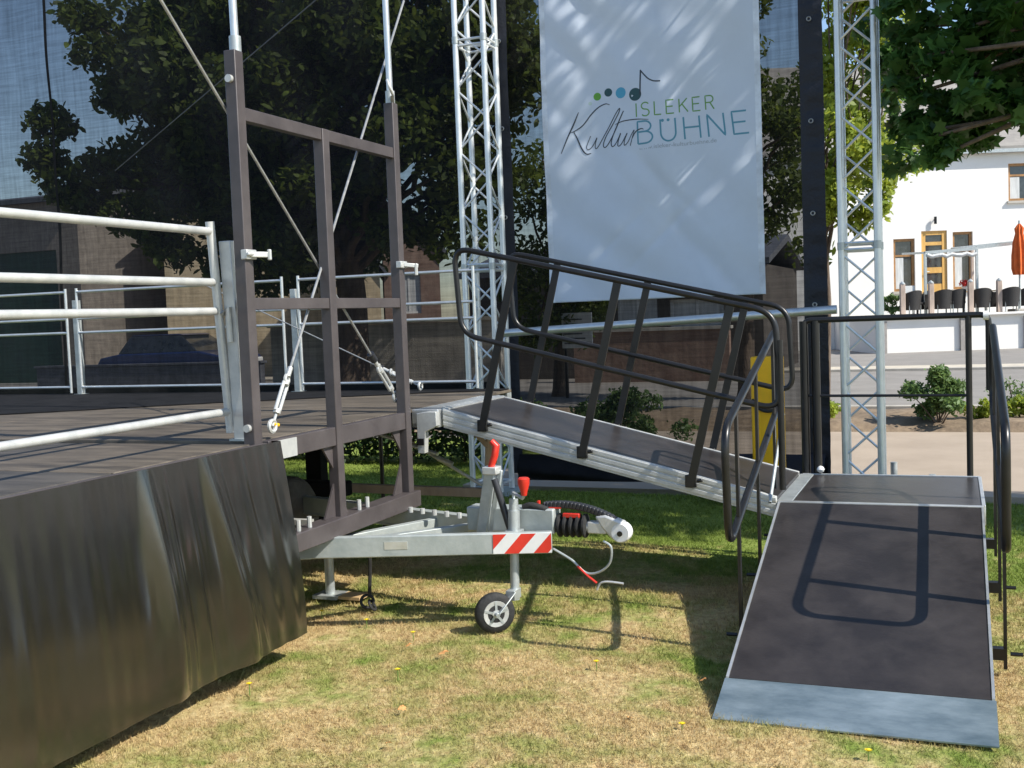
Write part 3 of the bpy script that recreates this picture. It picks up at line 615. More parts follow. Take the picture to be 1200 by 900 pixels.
# banner
def bwav(x, z):
    u = (x+3.35)/1.9
    return .016*np.sin(u*5+z*1.1)+.009*np.sin(u*11-z*2.3)+.006*np.sin(u*17+z*7+2*np.sin(z*3))+.007*np.exp(-((u-.45-(2.9-z)*.5)/.035)**2)*np.exp(-((z-2.6)/.4)**2)+.007*np.exp(-((u-.62-(z-2.4)*.55)/.03)**2)*np.exp(-((z-2.3)/.35)**2)+.005*np.exp(-((u-.3-(z-2.2)*.6)/.03)**2)*np.exp(-((z-2.2)/.3)**2)+.012*np.exp(-((u*1.3-(4.2-z)*.45)/.08)**2)+.008*np.exp(-((u-.15-(4.4-z)*.22)/.04)**2)+.004*np.sin(u*23+z*9)*np.sin(z*4)+.008*np.exp(-((u-.8+(z-1.9)*.5)/.05)**2)
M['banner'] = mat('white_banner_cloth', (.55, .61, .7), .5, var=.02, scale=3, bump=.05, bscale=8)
ZB, ZT = 1.705, 4.62
bn = thing('banner', 'white banner with music note logo hanging on the black gauze', 'banner', (-2.4, 9.4, 1.7))
XB0, XB1, YB = -3.37, -1.46, 9.4
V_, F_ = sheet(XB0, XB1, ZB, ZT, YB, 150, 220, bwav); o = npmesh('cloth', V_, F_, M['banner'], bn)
for p in o.data.polygons: p.use_smooth = True
so_ = o.modifiers.new('thickness', 'SOLIDIFY'); so_.thickness = .004; so_.offset = 1
for x in (XB0, XB1):
    V_, F_ = sheet(x-.0, x+(.05 if x == XB0 else -.05), ZB+.003, ZT, YB-.005, 4, 120, bwav); o = npmesh('side_hem', V_, F_, mat('banner_hem', (.62, .67, .74), .5), bn)
# logo: photo pixels -> banner coordinates (affine fit)
def b2w(px, py): return (-3.326+(px-638)*.00742-(py)*.00012, 4.374-(px-638)*.00103*(1-py/355*.98)-(py)*.007515)
def zl(X_, Y_): return b2w(640+X_/4.615, 60+Y_/4.615)
def ribbon(m, pts, wd, lift=.0045, ends=True):
    # pts: logo-zoom pixels; wd (list or number) in metres; flat ribbon lying on the banner cloth
    P2 = []
    for a, b in zip(pts, pts[1:]):
        k = max(1, int(math.hypot(b[0]-a[0], b[1]-a[1])/9))
        P2 += [(a[0]+(b[0]-a[0])*i/k, a[1]+(b[1]-a[1])*i/k) for i in range(k)]
    P2.append(pts[-1]); W_ = [zl(*p) for p in P2]; n = len(W_); vs = []
    for i, p in enumerate(W_):
        a = W_[max(0, i-1)]; b = W_[min(n-1, i+1)]; dx, dz = b[0]-a[0], b[1]-a[1]; l = math.hypot(dx, dz) or 1
        ww = wd if not isinstance(wd, tuple) else wd[0]+(wd[1]-wd[0])*math.sin(math.pi*i/max(1, n-1))
        for s in (-1, 1):
            x = p[0]-dz/l*ww/2*s; z = p[1]+dx/l*ww/2*s; vs.append((x, YB-lift+float(bwav(x, z)), z))
    m.add(vs, [(2*i, 2*i+1, 2*i+3, 2*i+2) for i in range(n-1)])
def spline(pts, k=8):
    out = []; Q = [pts[0]]+list(pts)+[pts[-1]]
    for i in range(1, len(Q)-2):
        p0_, p1, p2, p3 = Q[i-1:i+3]
        for j in range(k):
            t = j/k; out.append(tuple(.5*((2*p1[a])+(-p0_[a]+p2[a])*t+(2*p0_[a]-5*p1[a]+4*p2[a]-p3[a])*t*t+(-p0_[a]+3*p1[a]-3*p2[a]+p3[a])*t**3) for a in (0, 1)))
    out.append(pts[-1]); return out
def disc(m, X_, Y_, r):
    cx_, cz_ = zl(X_, Y_); R_ = r*.00742/4.615; vs = [(cx_, YB-.0045+float(bwav(cx_, cz_)), cz_)]
    for k in range(28):
        x = cx_+R_*math.cos(k*math.pi/14); z = cz_+R_*math.sin(k*math.pi/14); vs.append((x, YB-.0045+float(bwav(x, z)), z))
    m.add(vs, [(0, k+1, (k+1) % 28+1) for k in range(28)])
INK = {k: mat('ink_'+k, c, .6, var=.03) for k, c in dict(green=(.13, .3, .07), lime=(.12, .34, .04), teal=(.09, .27, .36), blue=(.07, .33, .5), dark=(.02, .07, .08), black=(.035, .045, .06), grey=(.3, .34, .38), mint=(.45, .56, .52)).items()}
for X_, Y_, r, k in ((247, 283, 10, 'mint'), (286, 245, 21, 'lime'), (348, 223, 22, 'dark'), (418, 226, 29, 'blue'), (500, 237, 34, 'dark')):
    m = MB(); disc(m, X_, Y_, r); m.build('dot', INK[k], bn)
m = MB(); ribbon(m, [(527, 240), (529, 105)], .013, .0052); ribbon(m, spline([(527, 104), (545, 125), (570, 150), (600, 163), (635, 163)]), .011, .0056); m.build('note_stem', INK['black'], bn)
# ISLEKER
def lerp2(a, b, t): return (a[0]+(b[0]-a[0])*t, a[1]+(b[1]-a[1])*t)
def frame2(bl, br, tl, tr): return lambda u, v: lerp2(lerp2(bl, br, u), lerp2(tl, tr, u), v)
def arc(cx_, cy_, rx, ry, a0, a1, n=12): return [(cx_+rx*math.cos(math.radians(a0+(a1-a0)*i/n)), cy_+ry*math.sin(math.radians(a0+(a1-a0)*i/n))) for i in range(n+1)]
GL = {'I': [[(0.5, 0), (.5, 1)]], 'L': [[(.12, 1), (.12, 0), (.9, 0)]], 'E': [[(.9, 1), (.12, 1), (.12, 0), (.9, 0)], [(.12, .52), (.8, .52)]],
      'K': [[(.12, 0), (.12, 1)], [(.9, 1), (.13, .42)], [(.38, .62), (.95, 0)]], 'H': [[(.1, 0), (.1, 1)], [(.9, 0), (.9, 1)], [(.1, .52), (.9, .52)]],
      'N': [[(.1, 0), (.1, 1), (.9, 0), (.9, 1)]],
      'R': [[(.12, 0), (.12, 1), (.55, 1)]+arc(.55, .755, .33, .245, 90, -90)+[(.12, .51)], [(.55, .51), (.92, 0)]],
      'S': [arc(.5, .75, .38, .25, 30, 270, 14)[:]+arc(.5, .25, .38, .25, 90, -150, 14)],
      'B': [[(.12, 0), (.12, 1), (.5, 1)]+arc(.5, .765, .33, .235, 90, -90)+[(.12, .53)], [(.5, .53)]+arc(.52, .265, .38, .265, 90, -90)+[(.12, 0)]],
      'U': [[(.12, 1), (.12, .38)]+arc(.5, .38, .38, .38, 180, 360, 14)+[(.88, 1)]]}
def word(txt, fr, widths, wd, ink, gap=.28):
    tot = sum(widths)+gap*(len(txt)-1); x = 0
    for ch, wv in zip(txt, widths):
        m = MB()
        for st in GL[ch]: ribbon(m, [fr((x+p[0]*wv)/tot, p[1]) for p in st], wd, .0048)
        m.build('letter', ink, bn); x += wv+gap
word('ISLEKER', frame2((500, 360), (922, 318), (498, 287), (918, 243)), [.2, .9, .75, .85, .9, .85, .9], .0105, INK['green'])
word('BUHNE', frame2((500, 508), (1108, 452), (498, 388), (1092, 328)), [.95, .95, .95, .98, .9], .015, INK['teal'], .2)
m = MB(); disc(m, 646, 380, 8); disc(m, 676, 377, 8); m.build('umlaut', INK['teal'], bn)
# script word
K = [spline([(182, 330), (160, 378), (125, 450), (78, 552)]), spline([(355, 290), (330, 285), (290, 305), (250, 345), (205, 400), (155, 432), (135, 440)]), spline([(150, 432), (170, 470), (195, 525), (220, 555), (248, 552)]),
     spline([(246, 458), (232, 490), (222, 520), (232, 532), (255, 515), (282, 468), (272, 500), (272, 526), (285, 520), (305, 490), (345, 420), (385, 345), (410, 310), (405, 335), (372, 395), (335, 460), (318, 505), (325, 522), (345, 505), (380, 440), (420, 350), (432, 325), (410, 370), (375, 450), (362, 500), (372, 518), (392, 495), (415, 445), (402, 485), (400, 515), (418, 505), (452, 445), (436, 485), (436, 512), (455, 495), (478, 450), (492, 430), (480, 470), (468, 515)], 6),
     spline([(478, 478), (500, 440), (530, 424), (545, 428)]), spline([(385, 398), (430, 380), (500, 372), (572, 374)])]
for s_, wd in zip(K, ((.006, .013), (.005, .011), (.006, .013), (.006, .0085), (.005, .01), (.004, .009))):
    m = MB(); ribbon(m, s_, wd, .0062); m.build('script_stroke', INK['black'], bn)
# small web address
cu = bpy.data.curves.new('web_address', 'FONT'); cu.body = 'www.isleker-kulturbuehne.de'; cu.size = .05; cu.materials.append(INK['grey'])
to = bpy.data.objects.new('web_address', cu); COL.objects.link(to)
bpy.context.view_layer.update(); dg = bpy.context.evaluated_depsgraph_get(); me = bpy.data.meshes.new_from_object(to.evaluated_get(dg)); bpy.data.objects.remove(to)
wdt = max(v.co.x for v in me.vertices)
for v in me.vertices:
    a = zl(515+v.co.x/wdt*415, 540-v.co.x/wdt*38); v.co = Vector((a[0], YB-.0048+float(bwav(a[0], a[1])), a[1]+v.co.y*1.0))
to = bpy.data.objects.new('web_address', me); COL.objects.link(to); to.parent = bn; to.location = -worldloc(bn)
# lattice masts
def truss(label, x, y):
    t = thing('lattice_mast', label, 'mast', (x+.14, y+.14, 0), 'aluminium lattice masts of the stage roof'); s = .27; H = 5.7; C4 = [(0, 0), (s, 0), (s, s), (0, s)]
    for a, b in C4: MB().cyl((x+a, y+b, .03), (x+a, y+b, H), .026, 14).build('chord', M['trussalu'], t)
    m = MB(); st = .27; n = int(H/st)
    for side in range(4):
        a = C4[side]; b = C4[(side+1) % 4]; off = (side % 2)*.5
        k = 0; z = .12+off*st*0
        while z+st < H:
            p, q = (a, b) if (k+side) % 2 else (b, a)
            m.cyl((x+p[0], y+p[1], z), (x+q[0], y+q[1], z+st-.02), .0095, 8); z += st; k += 1
        for z in (.1, 2.02, 2.07, 4.0, 4.05): m.cyl((x+a[0], y+a[1], z), (x+b[0], y+b[1], z), .012, 8)
    m.build('bracing', M['trussalu'], t)
    for a, b in C4:
        for z in (2.02, 4.02): MB().cyl((x+a, y+b, z), (x+a, y+b, z+.06), .031, 14).build('coupler', M['galv'], t)
    MB().box(x-.12, x+s+.12, y-.12, y+s+.12, 0, .02).build('base_plate', M['galv'], t, bevel=.003)
    return t
truss('left silver lattice mast between the stage and the banner', -4.07, 9.12)
truss('right silver lattice mast beside the maple tree', -.82, 9.12)
tb = MB().cyl((-3.72, 9.08, 1.452), (-.86, 9.08, 1.556), .035, 16).build('cross_tube', M['alu']); tag(tb, 'long silver tube running between the two lattice masts', 'tube')
# yellow cabinet
yc = thing('yellow_cabinet', 'narrow bright yellow upright box behind the sloping handrail', 'box', (-1.4, 9.1, 0))
MB().box(-1.53, -1.285, 8.98, 9.14, .02, 1.2).build('case', M['yellowp'], yc, bevel=.012)
MB().tube(spline([(-1.53, .85), (-1.42, .78), (-1.33, .82)], 6) and [(a, 8.955, b) for a, b in spline([(-1.52, .86), (-1.45, .78), (-1.36, .77), (-1.3, .84), (-1.34, .93)], 6)], .014, 8).build('cable', M['rubber'], yc)
MB().box(-1.5, -1.32, 8.973, 8.98, .25, .3).build('base_rail', M['plastic'], yc)
# ---------------------------------------------------------------- stage
ZD = 1.06
def wood_board(name, c, c2): 
    m = mat(name, c, .55, c2=c2, scale=2.2, stretch=(1, 5, 1), bump=.06, bscale=30); return m
M['board'] = wood_board('brown_stage_board', (.04, .033, .026), (.165, .135, .1)); M['board2'] = wood_board('grey_stage_board', (.032, .029, .025), (.1, .088, .075))
st = thing('stage_platform', 'brown boarded stage platform above the black skirt', 'stage', (-5.5, 2.5, 0))
for i in range(6):
    for j in range(4):
        x1 = -3.0-i*1.0; y1 = 4.34-j*1.0-(.1 if j == 0 else 0)
        MB().box(x1-.988, x1, y1-.988 if j else y1-.888, y1, ZD-.02, ZD-(.001 if (i+j) % 2 else 0)).build('board', M['board2'] if (i+j) % 3 else M['board'], st, bevel=.004)
MB().box(-9, -3.0, .3, 4.34, ZD-.14, ZD-.022).build('frame', M['galv'], st, smooth=False)
MB().box(-3.0, -2.975, .3, 4.34, ZD-.13, ZD-.004).build('edge_profile', M['brown'], st, bevel=.002)
for y in (.6, 2.4, 4.15):
    for x in (-8.8, -6, -3.25): MB().bar((x, y, 0), (x, y, ZD-.14), .06, .06).build('leg', M['galv'], st)
# skirt
ny_, nz_ = 420, 60
def skirt_off(y, s):   # s 0 top .. 1 bottom
    d = .05*s+.004*s*np.sin(y*2.6+1)+.004*s*np.sin(y*6.1)
    for yc_, wd, am, sl_ in ((3.46, .06, .075, .1), (3.57, .02, .015, .12), (3.84, .05, .075, .2), (3.92, .018, .02, .22), (4.26, .03, .015, .08), (3.1, .05, .008, .05), (2.5, .1, .01, .02), (1.9, .12, .01, 0), (3.7, .015, -.008, .15), (4.08, .025, .012, .15), (2.8, .03, .006, .03)):
        d = d+am*(.1+1.5*s)*np.exp(-((y-yc_-sl_*s)/(wd*(.7+.6*s)))**2)
    return d*(1-.72*s**3.5)+.0012*np.sin(y*33+s*2)*s+.0008*np.sin(y*71-s*4)
pth = [(y, None) for y in np.linspace(.3, 4.36, ny_)]
yy, ss = np.meshgrid(np.linspace(.3, 4.42, ny_), np.linspace(0, 1, nz_))
hem = .095+.008*np.sin(yy*1.9)+.002*np.sin(yy*9)
Xs = -2.955+np.maximum(skirt_off(yy, ss), -.012-.0*ss); Zs = (ZD-.004)*(1-ss)+hem*ss
Ysk = yy+ss*.12*np.clip((yy-3.9)/.5, 0, 1)
V1 = np.stack([Xs, Ysk, Zs], -1).reshape(-1, 3)
I = np.arange(ny_*nz_).reshape(nz_, ny_); F1 = np.stack([I[:-1, :-1], I[:-1, 1:], I[1:, 1:], I[1:, :-1]], -1).reshape(-1, 4)
# return flap round the corner
uf = np.linspace(0, 1, 60); U_, S_ = np.meshgrid(uf, np.linspace(0, 1, nz_))
Xe = Xs[:, -1][:, None]; Ye = Ysk[:, -1][:, None]
Xf = Xe-U_*1.5+0*S_; Yf = Ye+.015*np.sin(U_*22)*S_+.03*np.sin(U_*math.pi*.5); Zf = Zs[:, -1][:, None]+0*U_
V2 = np.stack([Xf, Yf, Zf], -1).reshape(-1, 3); I2 = np.arange(60*nz_).reshape(nz_, 60)+len(V1)
F2 = np.stack([I2[:-1, :-1], I2[:-1, 1:], I2[1:, 1:], I2[1:, :-1]], -1).reshape(-1, 4)
M['vinyl'] = mat('black_vinyl', (.005, .005, .005), .22, c2=(.01, .0097, .009), scale=2.5, bump=.12, bscale=9, stretch=(1, 1, .5), spec=1.0, coat=.6)
M['vinyl'].node_tree.nodes['Principled BSDF'].inputs['Coat Roughness'].default_value = .16
o = npmesh('stage_skirt', np.concatenate([V1, V2]), np.concatenate([F1, F2]), M['vinyl']); tag(o, 'shiny black tarpaulin skirt hanging from the near stage edge to the grass', 'skirt')
for p in o.data.polygons: p.use_smooth = True
# stage trailer
tr = thing('stage_trailer', 'stage trailer with brown post frame, boarded deck and galvanised drawbar', 'trailer', (-4.5, 5.6, 0))
for i in range(5):
    for j, (a, b) in enumerate(((4.37, 5.3), (5.306, 6.2), (6.206, 7.0), (7.006, 7.62))):
        MB().box(-3.06-i*1.22-1.214, -3.06-i*1.22, a, b, ZD-.02, ZD-(.001 if (i+j) % 2 else 0)).build('board', M['board'], tr, bevel=.002)
ch = MB().box(-9.1, -3.061, 4.37, 4.43, ZD-.14, ZD-.022).box(-9.1, -3.061, 7.54, 7.62, ZD-.14, ZD-.022)
for x in (-8.5, -7, -5.5, -4.2): ch.box(x, x+.08, 4.431, 7.539, ZD-.12, ZD-.024)
ch.build('deck_frame', M['galv'], tr, smooth=False)
MB().box(-3.058, -3.008, 4.4, 5.83, ZD-.1, ZD-.003).build('edge_beam', M['brown'], tr, bevel=.004)
MB().box(-3.007, -3.001, 4.47, 4.63, ZD-.1, ZD-.01).build('label_plate', M['alurail'], tr)
FX = -3.03
for y, z0, z1 in ((4.31, .5, 2.85), (5.04, .58, 2.6), (5.83, .52, 2.86)):
    MB().box(FX-.03, FX+.03, y-.032, y+.032, z0, z1).build('post', M['brown'], tr, bevel=.004)
for a, b in ((4.343, 5.007), (5.073, 5.797)):
    MB().box(FX-.02, FX+.024, a, b, 2.54, 2.6).build('crossbar', M['brown'], tr, bevel=.003); MB().box(FX-.02, FX+.024, a, b, 1.675, 1.73).build('crossbar', M['brown'], tr, bevel=.003)
m = MB().box(FX-.05, FX+.055, 4.2, 5.9, .49, .585); m.build('lower_beam', M['brown'], tr, bevel=.005)
for y, pl in [(y, pl) for y in (5.04, 5.8) for pl in ([(y-.14, .586), (y-.034, .586), (y-.034, .76)], [(y-.034, ZD-.22), (y-.034, ZD-.103), (y-.13, ZD-.103)])]+[(5.04, [(5.074, .586), (5.14, .586), (5.074, .68)])]:
    MB().prism(pl, 'x', FX-.01, FX).build('gusset', M['brown'], tr, smooth=False)
for y in (5.22, 5.31, 4.72, 4.62): MB().cyl((FX+.02, y, .585), (FX+.02, y, .64), .012, 8).build('bolt', M['alurail'], tr)
for y, z in ((4.31, 2.72), (4.31, 1.13), (5.83, 1.0)): MB().cyl((FX-.0, y-.028, z), (FX, y-.05, z), .018, 12).build('bolt', M['alurail'], tr)
for y, z, top, lean in ((4.33, 2.85, 4.1, .0), (5.83, 2.86, 4.6, .0)):
    MB().cyl((FX, y, z), (FX-.01, y+lean, top), .018, 12).build('mast_tube', M['alu'], tr); MB().cyl((FX, y, z), (FX, y, z+.07), .027, 12).build('socket', M['galv'], tr)
m = MB().box(FX+.01, FX+.045, 4.272, 4.35, 1.905, 1.95).bar((FX+.04, 4.3, 1.927), (FX+.1, 4.38, 1.925), .018, .026).cyl((FX+.05, 4.27, 1.928), (FX+.05, 4.36, 1.928), .009, 8).cyl((FX+.1, 4.37, 1.9), (FX+.1, 4.37, 1.95), .01, 8).build('latch', M['alurail'], tr, bevel=.004)
MB().box(FX+.01, FX+.045, 5.79, 5.87, 1.905, 1.945).bar((FX+.04, 5.83, 1.925), (FX+.11, 5.88, 1.915), .018, .024).cyl((FX+.1, 5.87, 1.86), (FX+.1, 5.87, 1.93), .011, 8).build('latch', M['alurail'], tr, bevel=.004)
# bracket and rear corner
MB().prism([(-3.0, .80), (-3.0, 1.04), (-2.93, 1.05), (-2.87, 1.05), (-2.87, .965), (-2.945, .93), (-2.955, .8)], 'y', 5.93, 5.98).build('hinge_bracket', M['alurail'], tr, bevel=.003)
MB().box(-3.06, -2.885, 5.99, 7.05, .95, ZD-.002).build('rear_profile', M['alu'], tr, bevel=.003)
MB().box(-3.0, -2.955, 5.92, 5.928, .85, .89).build('slot', M['black'], tr)
# drawbar
def ibeam(a, b, h, wd, name='drawbar_beam'):
    m = MB(); m.bar(a, b, .008, h-.012); A = Vector(a); Bv = Vector(b)
    for s in (-1, 1): m.bar(A+Vector((0, .02, s*(h/2-.004))), Bv+Vector((0, .02, s*(h/2-.004))), wd, .008)
    return m
NB0, NB1 = (-3.26, 4.82, .445), (-1.92, 5.26, .445)
db = MB().bar(NB0, NB1, .045, .11).build('drawbar_beam', M['galvbeam'], tr, bevel=.006)
MB().bar((-3.4, 4.77, .445), (-3.1, 4.875, .452), .05, .125).build('beam_sleeve', M['galvbeam'], tr, bevel=.005)
ibeam((-4.1, 6.1, .445), (-2.2, 5.47, .445), .11, .06).build('drawbar_beam', M['galvbeam'], tr)
MB().box(-2.42, -1.93, 5.32, 5.44, .47, .6).build('overrun_housing', M['galvbeam'], tr, bevel=.008)
MB().bar((-2.9, 4.96, .46), (-2.45, 5.5, .46), .05, .04).build('cross_member', M['galvbeam'], tr, bevel=.003)
MB().bar((-3.15, 4.9, .43), (-2.75, 5.72, .43), .05, .07).build('cross_member', M['galvbeam'], tr, bevel=.003)
for i in range(6): MB().cyl((-3.0+i*.09, 5.66-i*.03, .5), (-3.0+i*.09, 5.66-i*.03, .53), .014, 8).build('nut', M['alurail'], tr)
MB().bar((-4.6, 5.95, .47), (-3.3, 5.3, .47), .02, .02).bar((-3.6, 5.2, .51), (-3.3, 5.2, .51), .04, .03).build('brake_rod', M['alurail'], tr)
# red and white tape on the beam end
dv = (Vector(NB1)-Vector(NB0)).normalized(); nv = dv.cross(Vector((0, 0, 1))).normalized()
if nv.y > 0: nv = -nv
def onbeam(s, z, off=.026): p = Vector(NB1)-dv*s+nv*off; return (p.x, p.y, z)
tw = .3
for k in range(-1, 5):
    # stripes clipped to the tape rectangle
    def clip(poly, f):
        out = []
        for i in range(len(poly)):
            a, b = poly[i], poly[(i+1) % len(poly)]; fa, fb = f(a), f(b)
            if fa >= 0: out.append(a)
            if fa*fb < 0: t = fa/(fa-fb); out.append((a[0]+(b[0]-a[0])*t, a[1]+(b[1]-a[1])*t))
        return out
    s0 = k*.075-.04; poly = [(s0, .395), (s0+.075, .395), (s0+.075-.09, .495), (s0-.09, .495)]
    poly = [(q[0]+.06, q[1]) for q in poly]
    for f in (lambda q: q[0]-.003, lambda q: tw-q[0]):
        poly = clip(poly, f) if len(poly) > 2 else poly
    if len(poly) > 2:
        m = MB(); m.add([onbeam(q[0], q[1]) for q in poly], [tuple(range(len(poly)))]); m.build('reflective_tape', M['red'] if k % 2 == 0 else M['white'], tr)
MB().bar(onbeam(.86, .45, .0235), onbeam(.74, .45, .0235), .002, .04).build('type_plate', M['alu'], tr)
MB().bar(onbeam(1.32, .462, .025), onbeam(1.24, .462, .025), .002, .02).build('sticker', M['slate'], tr)
# coupling
CY = 5.38
cp = MB().box(-1.76, -1.66, CY-.03, CY+.03, .475, .535); cp.cyl((-1.9, CY, .505), (-1.7, CY, .505), .03, 14)
cpo = cp.build('coupling', M['alurail'], tr, bevel=.006)
def sub(o): o.location = (0, 0, 0); return o
bl = []
for i in range(5): bl += [(i*.034, .036), (i*.034+.012, .062), (i*.034+.022, .062), (i*.034+.03, .036)]
sub(MB().lathe((-1.93, CY, .51), (1, 0, 0), bl, 20).build('bellows', M['rubber'], cpo))
sub(MB().lathe((-1.585, CY-.035, .485), (0, 1, 0), [(0, .045), (.01, .052), (.06, .052), (.07, .045)], 24).build('coupling_head', M['white'], cpo))
sub(MB().prism([(-1.72, .565), (-1.66, .575), (-1.57, .54), (-1.54, .49), (-1.56, .45), (-1.62, .44), (-1.68, .5)], 'y', CY-.033, CY+.033).build('head_shell', M['alurail'], cpo, bevel=.012))
sub(MB().cyl((-1.585, CY-.037, .482), (-1.585, CY-.043, .482), .014, 12).build('bolt_head', M['black'], cpo))
hp = spline([(-2.0, .612), (-1.88, .618), (-1.76, .6), (-1.65, .56), (-1.56, .5)], 6)
m = MB()
for (a, b), (c_, d_) in zip(hp, hp[1:]): m.bar((a, CY, b), (c_+.002, CY, d_-.001), .05, .035)
sub(m.build('coupling_handle', M['plastic'], cpo, bevel=.006))
sub(MB().box(-1.89, -1.8, CY-.034, CY+.0, .553, .577).build('safety_button', M['red'], cpo, bevel=.004))
sub(MB().box(-2.02, -1.9, CY-.027, CY-.02, .598, .606).box(-2.03, -2.02, CY-.027, CY+.0, .598, .635).build('handle_trim', M['red'], cpo))
sub(MB().tube([(a, CY-.04, b) for a, b in spline([(-2.1, .6), (-2.06, .612), (-2.0, .6), (-1.97, .59)], 5)], .02, 10).build('gaiter', M['rubber'], cpo))
bc = MB().tube([(a, 5.3, b) for a, b in spline([(-1.93, .4), (-1.83, .345), (-1.76, .285), (-1.69, .29), (-1.63, .34), (-1.62, .42), (-1.66, .45)], 7)], .0065, 8).build('breakaway_cable', M['galv'], tr)
MB().tube([(a, 5.295, b) for a, b in spline([(-1.8, .318), (-1.77, .29), (-1.74, .265), (-1.7, .235)], 5)], .006, 6).build('brake_cord', M['red'], tr)
MB().tube([(a, 5.295, b) for a, b in spline([(-1.7, .2), (-1.68, .235), (-1.64, .245), (-1.56, .24)], 5)], .006, 6).build('snap_hook', M['alurail'], tr)
# hand brake lever
hb = MB(); hb.bar((-2.33, 5.3, .44), (-2.26, 5.3, .82), .03, .06, (1, 0, 0)).bar((-2.29, 5.33, .44), (-2.22, 5.33, .8), .02, .03, (1, 0, 0)); hbo = hb.build('hand_brake', M['galv'], tr, bevel=.005)
sub(MB().tube([(-2.262, 5.3, .81), (-2.235, 5.3, .88), (-2.225, 5.3, .93), (-2.25, 5.3, .955)], [.017, .019, .02, .015], 10).build('grip', M['red'], hbo))
sub(MB().cyl((-2.23, 5.27, .76), (-2.14, 5.27, .46), .018, 10).build('gas_strut', M['plastic'], hbo)); sub(MB().cyl((-2.14, 5.27, .5), (-2.16, 5.27, .45), .026, 10).build('clevis', M['alurail'], hbo))
sub(MB().box(-2.3, -2.22, 5.27, 5.35, .78, .82).build('cap', M['alurail'], hbo, bevel=.005))
# jockey wheel
jw = MB().cyl((-2.125, 5.235, .14), (-2.125, 5.265, .66), .024, 14).cyl((-2.125, 5.25, .38), (-2.125, 5.262, .6), .031, 14).build('jockey_wheel', M['galv'], tr)
ax = Vector((.62, -.78, 0)).normalized(); wc = Vector((-2.185, 5.1, .103))
sub(MB().lathe(wc-ax*.03, ax, [(0, .07), (.004, .092), (.016, .103), (.044, .103), (.056, .092), (.06, .07)], 32).build('tyre', M['rubber'], jw))
sub(MB().lathe(wc-ax*.033, ax, [(0, .02), (0, .066), (.012, .07), (.054, .07), (.066, .066), (.064, .045), (.056, .04), (.06, .022), (.068, .02)], 24).build('rim', M['alurail'], jw))
m = MB()
for k in range(5):
    a = k*2*math.pi/5; A = Vector((0, 0, 1)); B_ = ax.cross(A); d_ = A*math.cos(a)+B_*math.sin(a); m.bar(wc+ax*.03+d_*.02, wc+ax*.03+d_*.064, .012, .008, ax)
sub(m.build('spokes', M['galv'], jw))
fk = MB()
for s in (.045, -.045): fk.bar(wc+ax*s, Vector((-2.125, 5.2, .19))+ax*s*.5, .006, .045, ax)
fk.cyl(wc-ax*.055, wc+ax*.06, .011, 10); fk.box(-2.15, -2.1, 5.17, 5.26, .15, .2)
sub(fk.build('fork', M['galv'], jw, bevel=.002))
sub(MB().tube([(-2.125, 5.265, .66), (-2.125, 5.265, .69), (-2.05, 5.2, .675), (-2.04, 5.2, .69)], .009, 8).build('crank', M['galv'], jw))
sub(MB().lathe((-2.04, 5.2, .69), (0, 0, 1), [(0, .014), (.02, .018), (.06, .03), (.085, .031), (.092, .024)], 16).build('crank_knob', M['red'], jw))
sub(MB().box(-2.165, -2.085, 5.22, 5.3, .42, .5).build('clamp', M['galv'], jw, bevel=.005))
# steady leg, strap, wheel, outrigger
sl_ = MB().cyl((-3.42, 5.55, .02), (-3.42, 5.55, .42), .028, 14).build('steady_leg', M['galv'], tr)
sub(MB().box(-3.5, -3.34, 5.48, 5.62, .0, .02).build('foot_plate', M['galv'], sl_)); sub(MB().box(-3.36, -3.2, 5.5, 5.62, .0, .018).build('wood_pad', M['wood'], sl_))
sl2 = MB().tube([(-3.0, 5.3, .4), (-3.02, 5.32, .2), (-3.04, 5.34, .08)], .01, 6).build('safety_strap', M['rubber'], tr)
sub(MB().torus((-3.05, 5.33, .05), (.4, -.9, .2), .035, .009, 18, 6).torus((-3.02, 5.33, .03), (.8, .2, .5), .03, .008, 18, 6).build('shackle', M['rubber'], sl2))
M['tyre'] = mat('dusty_tyre', (.075, .068, .06), .85, c2=(.13, .12, .105), scale=12, bump=.4, bscale=40)
wh = MB().lathe((-4.1, 6.0, .37), (1, 0, 0), [(0, .16), (.01, .22), (.04, .25), (.07, .262), (.15, .262), (.18, .25), (.21, .22), (.22, .16)], 40).build('trailer_wheel', M['tyre'], tr); sub(MB().lathe((-4.08, 6.0, .37), (1, 0, 0), [(0, .05), (.0, .155), (.18, .155), (.18, .05)], 24).build('rim', M['galv'], wh))
MB().bar((-5.4, 6.0, .37), (-4.1, 6.0, .37), .07, .07).build('axle', M['black'], tr); MB().box(-4.35, -3.85, 6.5, 6.6, .42, .52).build('side_box', M['molton'], tr, bevel=.01)
MB().box(-4.6, -4.47, 7.2, 7.3, 0, ZD-.14).build('support_leg', M['molton'], tr); MB().bar((-4.9, 6.9, 0.02), (-4.9, 6.9, ZD-.14), .03, .03).build('support_leg', M['black'], tr)
MB().cyl((-4.0, 7.3, 0.02), (-4.0, 7.3, ZD-.14), .016, 8).build('support_leg', M['black'], tr)
MB().bar((-6.5, 6.9, .44), (-2.9, 6.7, .44), .05, .06).build('outrigger', M['postc'], tr, bevel=.004)
MB().cyl((-2.87, 6.68, .40), (-2.8, 6.6, .93), .034, 14).build('outrigger_post', M['postc'], tr); MB().bar((-2.83, 6.6, .76), (-2.95, 6.5, .94), .02, .03).build('outrigger_strut', M['postc'], tr)
MB().cyl((-3.6, 6.6, .9), (-2.9, 6.64, .5), .011, 10).cyl((-3.2, 6.62, .675), (-3.1, 6.626, .635), .018, 10).build('tie_rod', M['alu'], tr)
